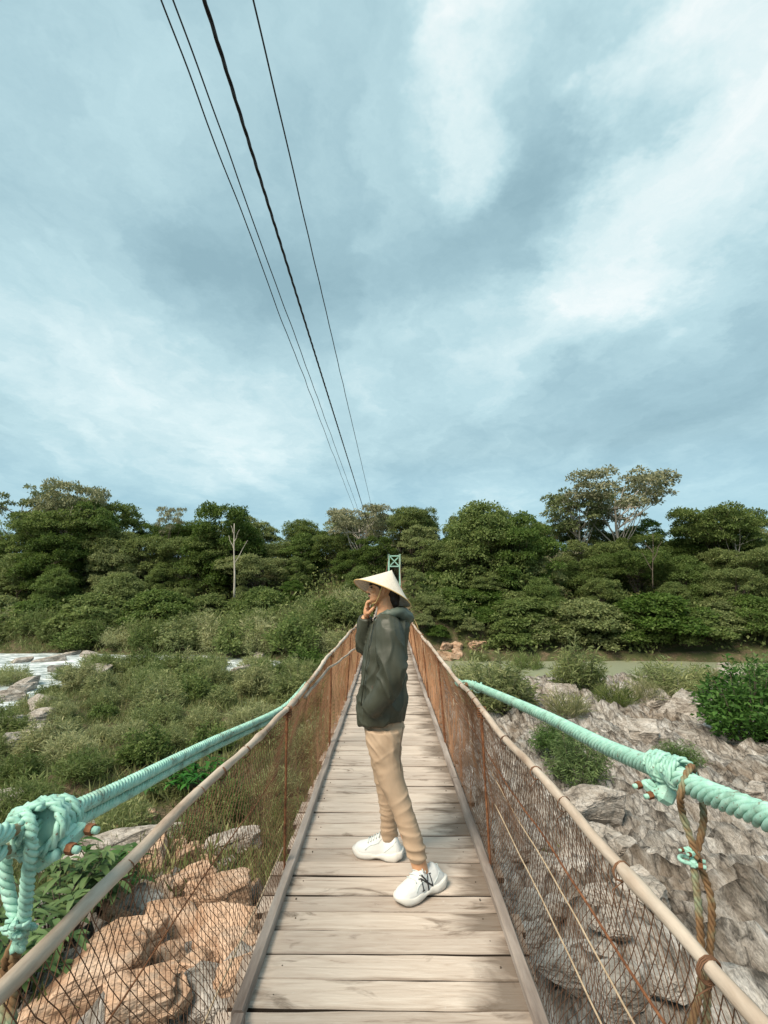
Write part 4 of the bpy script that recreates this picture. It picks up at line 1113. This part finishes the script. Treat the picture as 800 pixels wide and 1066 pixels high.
PT['brightsh'] = (shrub_proto('s', 205, 2.0, 2.4, 110, 44, M['bright'], .17, .07, up=.3), 2.0)
PT['feather'] = (shrub_proto('s', 206, 2.0, 2.0, 70, 60, M['bright'], .20, .03, droop=.7, up=.4), 2.0)
def shrub_at(key, u, v, h, label, name, group=None, wide=1.0, cat='shrub', dz=0):
    p = atland(u, v); return place(key, (p.x, p.y, land(p.x,p.y)-.08+dz), h, label, name, group, None, wide, cat)
# right side, individually
shrub_at('willow1', 548, 707, 2.3, 'round grey green shrub by the water, nearest the bridge on the right', 'round_shrub', wide=.9)
shrub_at('willow2', 603, 720, 2.2, 'round bright tipped shrub standing between pale rocks and the river', 'round_shrub', wide=.95)
shrub_at('willow1', 700, 723, 1.5, 'low wide grey green shrub on the rock right of the round ones', 'low_shrub', wide=1.5)
shrub_at('willow2', 655, 700, .9, 'small pale shrub at the water edge on the right', 'low_shrub', wide=1.5)
shrub_at('brightsh', 780, 768, 2.3, 'bright green leafy shrub on dark rock at the right edge', 'leafy_shrub', wide=1.15)
shrub_at('brightsh', 815, 745, 2.4, 'bright green leafy shrub cut by the right edge of the view', 'leafy_shrub', wide=1.2)
shrub_at('feather', 604, 815, 1.35, 'feathery green shrub growing from the rock below the right cable', 'feathery_shrub', wide=1.25)
shrub_at('feather', 578, 785, 1.1, 'feathery green shrub nearest the deck under the right cable', 'feathery_shrub', wide=1.3)
shrub_at('willow2', 520, 738, 2.0, 'grey green bush beside the right handrail where the cable is clipped', 'low_shrub', wide=1.3)
shrub_at('willow1', 497, 720, 1.6, 'grey green bush right behind the rusty net', 'low_shrub', wide=1.3)
shrub_at('feather', 708, 795, .7, 'small fern like tuft on brown rock above the cable clamp', 'fern_tuft', wide=1.8)
for u, v in ((640,735),(735,712),(676,730),(590,745),(760,700),(500,695)):
    shrub_at('tuft', u, v, .8, 'low grass tuft between the pale rocks on the right', 'grass_tuft', 'grass tufts on the right hand rocks', wide=1.4, cat='grass tuft')
# left island and the bank beyond the river
def scatter_left():
    rr = random.Random(44); pts = []
    def ok(p, d): return all((p.x-q.x)**2+(p.y-q.y)**2 > d*d for q in pts)
    n = 0; tries = 0
    while n < 78 and tries < 5000:
        tries += 1
        x = rr.uniform(-24, -1.3); y = rr.uniform(11.5, 40)
        if land(x, y) < -4.95 or not ok(Vector((x,y,0)), 1.0+.035*y): continue
        if x > -3 and y < 13: continue
        pts.append(Vector((x,y,0))); n += 1
        key = rr.choice(['willow1','willow1','willow2','willow2','leafy1','willow1'])
        h = rr.uniform(.75,1.55)*(1.25 if y > 26 else .95)
        lab = {'willow1':'grey green willow like shrub on the bushy island left of the bridge', 'willow2':'grey green drooping shrub on the bushy island left of the bridge', 'leafy1':'darker leafy shrub on the bushy island left of the bridge'}[key]
        place(key, (x,y,land(x,y)-.1), h, lab, 'island_shrub', lab.split(' on')[0]+'s on the left island', None, rr.uniform(.9,1.35), 'shrub')
    n = 0; tries = 0; pts.clear()
    while n < 46 and tries < 4000:
        tries += 1
        x = rr.uniform(-48, -1.5); y = rr.uniform(47, 58)
        if land(x, y) < -4.8 or not ok(Vector((x,y,0)), 2.0): continue
        pts.append(Vector((x,y,0))); n += 1
        key = rr.choice(['willow1','willow2','willow1','leafy1'])
        lab = {'willow1':'pale grey green shrub on the far river bank left of the bridge', 'willow2':'pale drooping shrub on the far river bank left of the bridge', 'leafy1':'green leafy shrub on the far river bank left of the bridge'}[key]
        place(key, (x,y,land(x,y)-.1), rr.uniform(2.0,3.1), lab, 'bank_shrub', lab.split(' on')[0]+'s on the far left bank', None, rr.uniform(1.0,1.4), 'shrub')
scatter_left()
shrub_at('leafy1', 305, 680, 3.4, 'large round green bush on the far bank left of the man', 'round_bush', wide=1.1)
shrub_at('willow1', 10, 716, 1.7, 'pale bush in the rapids at the left edge', 'bank_shrub', wide=1.1)
# ground cover, one mesh: grass and weeds between the shrubs
def cover():
    rng = np.random.default_rng(5); rr = random.Random(6); P = []; Hh = []
    while len(P) < 2600:
        z = rr.random()
        if z < .55: x, y = rr.uniform(-22,-.9), rr.uniform(8, 40)
        elif z < .62: x, y = rr.uniform(-10,-1), rr.uniform(3, 12)
        elif z < .75: x, y = rr.uniform(2,22), rr.uniform(6, 32)
        else: x, y = rr.uniform(-45,-1.5), rr.uniform(46.5, 60)
        l = land(x, y)
        if l < -4.93: continue
        m = rockmask(x, y)
        if rr.random() < m*(.93 if x > 0 else .9): continue
        P.append((x, y, l-.03)); Hh.append(rr.uniform(.22,.55) if y < 40 else rr.uniform(.5,1.1))
    P = np.array(P); Hh = np.array(Hh); n = 34
    PP = np.repeat(P, n, 0)+rng.normal(size=(len(P)*n,3))*np.array([.28,.28,.0])*np.repeat(Hh/.35, n)[:,None]
    D = unit(rng.normal(size=PP.shape)*np.array([.6,.6,.2])+np.array([0,0,1.0])); Nn = rnd_dirs(len(PP), rng)
    L = np.repeat(Hh, n)*rng.uniform(.5,1.2,len(PP))
    v, f = leaves(PP, D, Nn, L, L*.075+.006, .05); return v, f
v, f = cover(); tag(np_mesh('ground_cover', v, f, M['grass']), kind='stuff')
# undergrowth that closes the foot of the wood
def under():
    rng = np.random.default_rng(15); n = 80000
    x = rng.uniform(-75,75,n); y = rng.uniform(47.5,76,n)
    z = np.array([land(a,b) for a,b in zip(x[::20], y[::20])]); z = np.repeat(z, 20)[:n]
    x = np.repeat(x[::20],20)[:n]+rng.normal(size=n)*.8; y = np.repeat(y[::20],20)[:n]+rng.normal(size=n)*.8
    P = np.stack([x,y,z+rng.random(n)**1.5*np.interp(y,[47,52,60],[.9,2.2,3.0])], 1); keep = (z > -4.3) & (np.abs(x-.6) > 1.6) & ~((x > 1) & (x < 7) & (y < 48.7))
    P = P[keep]; D = unit(rng.normal(size=P.shape)+np.array([0,0,.3])); Nn = unit(rng.normal(size=P.shape)*.6+np.array([0,0,1]))
    s = rng.uniform(.25,.5,len(P)); return leaves(P, D, Nn, s, s*.55)
v, f = under(); tag(np_mesh('undergrowth', v, f, M['forest']), kind='stuff')
# ---------------------------------------------------------------- big leaved plants close to the bridge
def lance_plant(u, v, label, nst, L, spread, seed, mat, H=.7, cat='plant'):
    p = atland(u, v); rr = random.Random(seed); o0 = Vector((p.x, p.y, land(p.x, p.y)-.05)); root = thing('leafy_plant', label, cat, o0)
    lb = MB(); sb = MB()
    for k in range(nst):
        th = rr.uniform(0,6.283); rad = spread*math.sqrt(rr.random()); top = o0+Vector((rad*math.cos(th), rad*math.sin(th), H*rr.uniform(.55,1.1)))
        mid = o0.lerp(top,.5)+Vector((0,0,.15*H)); sb.tube([o0+Vector((rad*.2*math.cos(th),rad*.2*math.sin(th),0)), mid, top], [.012,.009,.004], 5)
        for j in range(rr.randint(7,11)):
            t = rr.uniform(.45,1); q = mid.lerp(top, (t-.4)/.6); ph = j*2.4+rr.random(); el = rr.uniform(.0,.7)
            d = Vector((math.cos(ph)*math.cos(el), math.sin(ph)*math.cos(el), math.sin(el))); s = d.cross(Vector((0,0,1))).normalized(); nrm = s.cross(d)
            l = L*rr.uniform(.65,1.15); w = l*rr.uniform(.12,.17); vs_ = []
            for i in range(6):
                a = i/5; c = q+d*l*a-Vector((0,0,1))*l*.45*a*a; ww = w*math.sin(math.pi*min(1,a*.93+.07))**.8*(1 if i < 5 else .05)
                vs_ += [c-s*ww+nrm*ww*.25, c, c+s*ww+nrm*ww*.25]
            lb.add(vs_, [(3*i+b, 3*i+b+1, 3*i+b+4, 3*i+b+3) for i in range(5) for b in (0,1)])
    sb.build('stem', M['bark'], root); lb.build('leaf', mat, root)['kind'] = 'stuff'
    return root
M['lance'] = leaf_mat('lance_leaves', (.035,.10,.016), (.06,.155,.028), (.11,.225,.055), .35, .2)
lance_plant(60, 985, 'leafy plant with long dark green leaves under the left cable clamp', 34, .30, .85, 1, M['lance'], 1.0)
lance_plant(22, 1040, 'leafy plant in the bottom left corner below the hanger', 22, .28, .6, 2, M['lance'], .8)
lance_plant(105, 950, 'leafy plant of long leaves beside the handrail on the left', 20, .30, .7, 3, M['lance'], .9)
lance_plant(205, 828, 'glossy dark green leafy plant behind the left handrail under the cable', 30, .30, .95, 4, M['lance'], .9)
lance_plant(170, 832, 'smaller leafy plant left of the glossy one under the cable', 16, .28, .6, 5, M['lance'], .7)
# ---------------------------------------------------------------- boulders
def rock_mat(name, cols, rnd=True):
    t = NT(name); c = t.coord((1,1,2.2), (.5,.3,0), rnd=rnd); n1 = t.noise(c, 2.2, 7, .6, .4); n2 = t.noise(c, 12, 7, .65)
    col = t.ramp(n1, [(.3,cols[0]), (.46,cols[1]), (.68,cols[2])]); col = t.mix(col, t.ramp(n2, [(.32,.5), (.5,.95), (.7,1.18)]), .7, 'MULTIPLY')
    vo = t.n('ShaderNodeTexVoronoi', feature='DISTANCE_TO_EDGE', i_Scale=2.4); wv = t.n('ShaderNodeVectorMath', operation='ADD'); t.l(c, wv.inputs[0])
    nn = t.n('ShaderNodeTexNoise', i_Scale=3.0, i_Detail=5.0); t.l(c, nn.inputs['Vector']); t.l(nn.outputs['Color'], wv.inputs[1]); t.l(wv.outputs[0], vo.inputs['Vector'])
    crk = t.ramp(vo.outputs['Distance'], [(0,.3), (.025,.85), (.06,1.0)]); n4 = t.noise(c, 4.5, 6, .7)
    col = t.mix(col, crk, .8, 'MULTIPLY'); col = t.mix(col, (.20,.18,.15), t.ramp(n4, [(.56,0.0), (.68,.6)])); n5 = t.noise(c, 40, 5, .65)
    col = t.mix(col, t.ramp(n5, [(.35,.65), (.6,1.1)]), .6, 'MULTIPLY')
    t.base(col); t.rough(.9, .2); b = t.bump(n1, .5, .05); b = t.bump(crk, .6, .02, b); b = t.bump(n5, .4, .006, b); t.bump(n2, .8, .03, b); return t.m
M['tanrock'] = rock_mat('tan_rock', [(.25,.14,.085), (.48,.31,.205), (.62,.455,.34)])
M['greyrock'] = rock_mat('grey_rock', [(.15,.125,.105), (.34,.30,.26), (.52,.48,.44)])
def boulder(u, v, sx, sy, sz, seed, mat, label, tilt=0, rz=None, lift=.2, name='boulder', group=None):
    rr = random.Random(seed); p = atland(u, v); bm = bmesh.new()
    # angular block: a box cut by random planes
    bmesh.ops.create_cube(bm, size=2)
    for k in range(9):
        n = Vector((rr.gauss(0,1), rr.gauss(0,1), rr.gauss(0,.8))).normalized(); dist = rr.uniform(.72,1.05)*(abs(n.x)+abs(n.y)+abs(n.z))*.66
        res = bmesh.ops.bisect_plane(bm, geom=bm.verts[:]+bm.edges[:]+bm.faces[:], plane_co=n*dist, plane_no=n, clear_outer=True)
        ed = [e for e in res['geom_cut'] if isinstance(e, bmesh.types.BMEdge)]
        if ed: bmesh.ops.contextual_create(bm, geom=ed)
    bmesh.ops.bevel(bm, geom=bm.edges[:], offset=.05, segments=1, affect='EDGES')
    bmesh.ops.triangulate(bm, faces=bm.faces[:]); 
    for _ in range(4):
        long = [e for e in bm.edges if e.calc_length() > .17]
        if not long: break
        bmesh.ops.subdivide_edges(bm, edges=long, cuts=1, use_grid_fill=True); bmesh.ops.triangulate(bm, faces=bm.faces[:])
    bm.normal_update()
    for w in bm.verts:
        k = w.co*1.4+Vector((seed*3.1,0,0)); st = (w.co.z*3.2+.8*mn.noise(k)) % 1.0
        w.co += w.normal*(.075*mn.fractal(k*1.3,1,2,4)+.03*(st**2-.4)+.05*(.5-abs(mn.noise(k*4.5))))
    Rm = Matrix.Rotation(rr.uniform(0,6.28) if rz is None else rz, 3, 'Z') @ Matrix.Rotation(tilt, 3, 'X') @ Matrix.Rotation(rr.uniform(-.2,.2), 3, 'Y')
    c = Vector((p.x, p.y, max(land(p.x,p.y), WATER-.1)+sz*lift)); bm.verts.index_update(); mb = MB()
    mb.add([Rm @ Vector((w.co.x*sx, w.co.y*sy, w.co.z*sz)) for w in bm.verts], [[x.index for x in f_.verts] for f_ in bm.faces], False); bm.free()
    o = mb.build(name, mat); o.location = c
    for pl in o.data.polygons: pl.use_smooth = False
    return tag(o, label, 'rock', group)
T_, G_ = M['tanrock'], M['greyrock']
boulder(243, 890, .55,.40,.34, 1, G_, 'grey layered boulder beside the left net nearest the deck')
boulder(165, 905, .40,.36,.50, 2, T_, 'upright tan boulder standing at the back of the rock pile', .2)
boulder(196, 935, .50,.42,.34, 3, T_, 'flat tan boulder in the middle of the rock pile')
boulder(150, 955, .42,.34,.28, 4, T_, 'small tan boulder at the left of the rock pile')
boulder(178, 990, .62,.45,.40, 5, T_, 'large orange tan boulder with broad flat face behind the left net', .5, .5)
boulder(236, 945, .50,.45,.36, 6, T_, 'orange boulder next to the grey layered one')
boulder(243, 985, .66,.40,.36, 7, T_, 'long orange slab leaning against the deck side', .5, -.5)
boulder(122, 1003, .42,.40,.34, 8, T_, 'tan boulder above the brown gap at the lower left')
boulder(85, 1050, .60,.45,.36, 9, T_, 'tan boulder in the bottom left by the handrail')
boulder(150, 1052, .48,.34,.30, 10, T_, 'broken tan boulder at the bottom edge on the left')
boulder(215, 1045, .42,.36,.22, 11, G_, 'low brown grey boulder at the bottom beside the deck')
boulder(110, 893, 1.5,.34,.26, 12, G_, 'long slanting grey rock ledge below the left cable', .2, .55, name='rock_ledge')
boulder(70, 880, 1.0,.45,.30, 13, G_, 'rounded grey brown rock left of the long ledge', .1, .5)
boulder(130, 872, .5,.3,.25, 14, T_, 'small tan rock behind the long grey ledge')
boulder(155, 855, .26,.22,.2, 15, T_, 'smallest round brown rock behind the ledge')
boulder(18, 838, .8,.5,.32, 16, G_, 'brown grey rock at the left edge above the big clamp')
boulder(612, 855, .52,.42,.50, 21, G_, 'pale upright boulder just above the right handrail', .1, lift=.5)
boulder(634, 880, .40,.26,.24, 22, G_, 'dark rock leaning right of the pale upright boulder')
boulder(790, 835, .35,.3,.3, 23, G_, 'pale rock at the right edge above the cable')
boulder(598, 905, .36,.34,.24, 24, G_, 'pale rock seen through the right net under the pale boulder')
boulder(570, 915, .34,.28,.22, 25, G_, 'small grey rock seen through the right net beside the post')
boulder(605, 1005, .42,.34,.2, 26, G_, 'grey slab seen through the net at the lower right')
boulder(560, 965, .36,.28,.22, 27, G_, 'grey brown rock close to the deck behind the right net')
boulder(640, 950, .36,.3,.22, 28, G_, 'small grey rock behind the right handrail')
rr = random.Random(9)
for k in range(16):
    u, v = rr.uniform(560,780), rr.uniform(700,775)
    boulder(u, v, rr.uniform(.4,.9), rr.uniform(.35,.6), rr.uniform(.22,.45), 40+k, G_, 'pale grey rock on the rocky bank to the right of the bridge', rr.uniform(-.3,.3), group='pale rocks on the right bank')
for k, (u, v) in enumerate([(12,722),(28,728),(2,742),(40,752),(22,735),(60,712),(92,695),(270,694),(310,697),(255,700),(35,772),(50,700),(75,688),(20,700),(100,703),(8,760),(48,738),(18,775)]):
    boulder(u, v, rr.uniform(.5,1.3), rr.uniform(.4,.8), rr.uniform(.3,.5), 70+k, G_, 'dark wet rock in the white rapids on the left', group='rocks in the rapids', lift=.5)

rr = random.Random(19)
for k in range(34):                       # broken rubble between the big blocks
    u, v = rr.uniform(70,265), rr.uniform(880,1060)
    if v < 1190-u*1.6+0 and u < 120: continue
    q = rr.uniform(.10,.24)
    boulder(u, v, q*1.3, q, q*.75, 100+k, T_ if rr.random() < .7 else G_, 'small broken rock in the rubble between the boulders on the left', rr.uniform(-.4,.4), group='rubble between the left boulders', lift=.9, name='broken_rock')
for k in range(16):
    u, v = rr.uniform(540,720), rr.uniform(880,1050); q = rr.uniform(.10,.24)
    boulder(u, v, q*1.3, q, q*.75, 150+k, G_, 'small broken rock on the slope under the right net', rr.uniform(-.4,.4), group='rubble under the right net', lift=.9, name='broken_rock')
# bushes hanging over the water on the far right bank and along the island edge
for k, (u, v, h) in enumerate([(535,664,2.6),(565,668,2.4),(592,662,3.2),(625,668,2.6),(655,664,3.0),(688,668,2.4),(720,664,3.1),(752,668,2.5),(785,664,3.0),(815,668,2.8),(850,665,3.0)]):
    p = aty(u, v+8, 49.2+.5*(k%3)); place('bush', (p.x, p.y, land(p.x,p.y)-.3), h, 'dense bush overhanging the water on the far right bank', 'bush', 'bushes overhanging the far right bank', None, 1.35, 'bush')
for k, (u, h) in enumerate([(128,1.5),(150,1.9),(172,1.6),(195,1.8),(220,1.5),(345,1.6),(362,1.9)]):
    p = aty(u, 700, 38.3+.6*(k%2)); place(['willow1','willow2'][k%2], (p.x, p.y, max(land(p.x,p.y),-4.9)-.1), h, 'pale shrub on the river side edge of the left island', 'island_shrub', 'shrubs on the river edge of the left island', None, 1.3, 'shrub')

for k, (u, v, y, h) in enumerate([(446,668,51.5,2.0),(468,658,53,2.6),(492,655,54,3.0),(516,655,54,3.2),(540,656,53,3.2),(455,640,58,3.0),(480,635,60,3.4)]):
    p = aty(u, v, y); place(['willow1','bush','bush','bush','bush','bush','bush'][k], (p.x, p.y, land(p.x,p.y)-.3), h, 'green bush on the earthy far bank just right of the bridge end', 'bush', 'bushes on the earthy bank by the bridge end', None, 1.2, 'bush')
for k in range(7):
    u, v = rr.uniform(462,535), rr.uniform(672,688); boulder(u, v, rr.uniform(.5,1.0), rr.uniform(.4,.6), rr.uniform(.3,.5), 180+k, T_, 'reddish brown rock in the earthy far bank near the bridge end', rr.uniform(-.3,.3), group='rocks in the earthy far bank', lift=-.1)

for k, (u, v, h) in enumerate([(10,712,1.2),(30,742,.9),(70,706,1.1),(5,756,.9),(100,694,1.3),(52,724,.9),(265,697,1.3),(300,700,1.2)]):
    p = atz(u, v, WATER); place(['willow1','willow2'][k%2], (p.x, p.y, WATER-.15), h, 'small clump of scrub standing in the left hand rapids', 'scrub_clump', 'scrub clumps in the rapids', None, 1.5, 'shrub')

for k, (u, v, h) in enumerate([(441,656,1.3),(456,666,1.2),(470,651,1.6),(488,661,1.4),(506,651,1.7),(524,664,1.6),(450,640,1.7),(476,637,1.8),(500,638,1.9)]):
    shrub_at('bush', u, v, h, 'low green scrub on the earthy slope right of the bridge end', 'scrub', 'scrub on the earthy slope by the bridge end', wide=1.2)
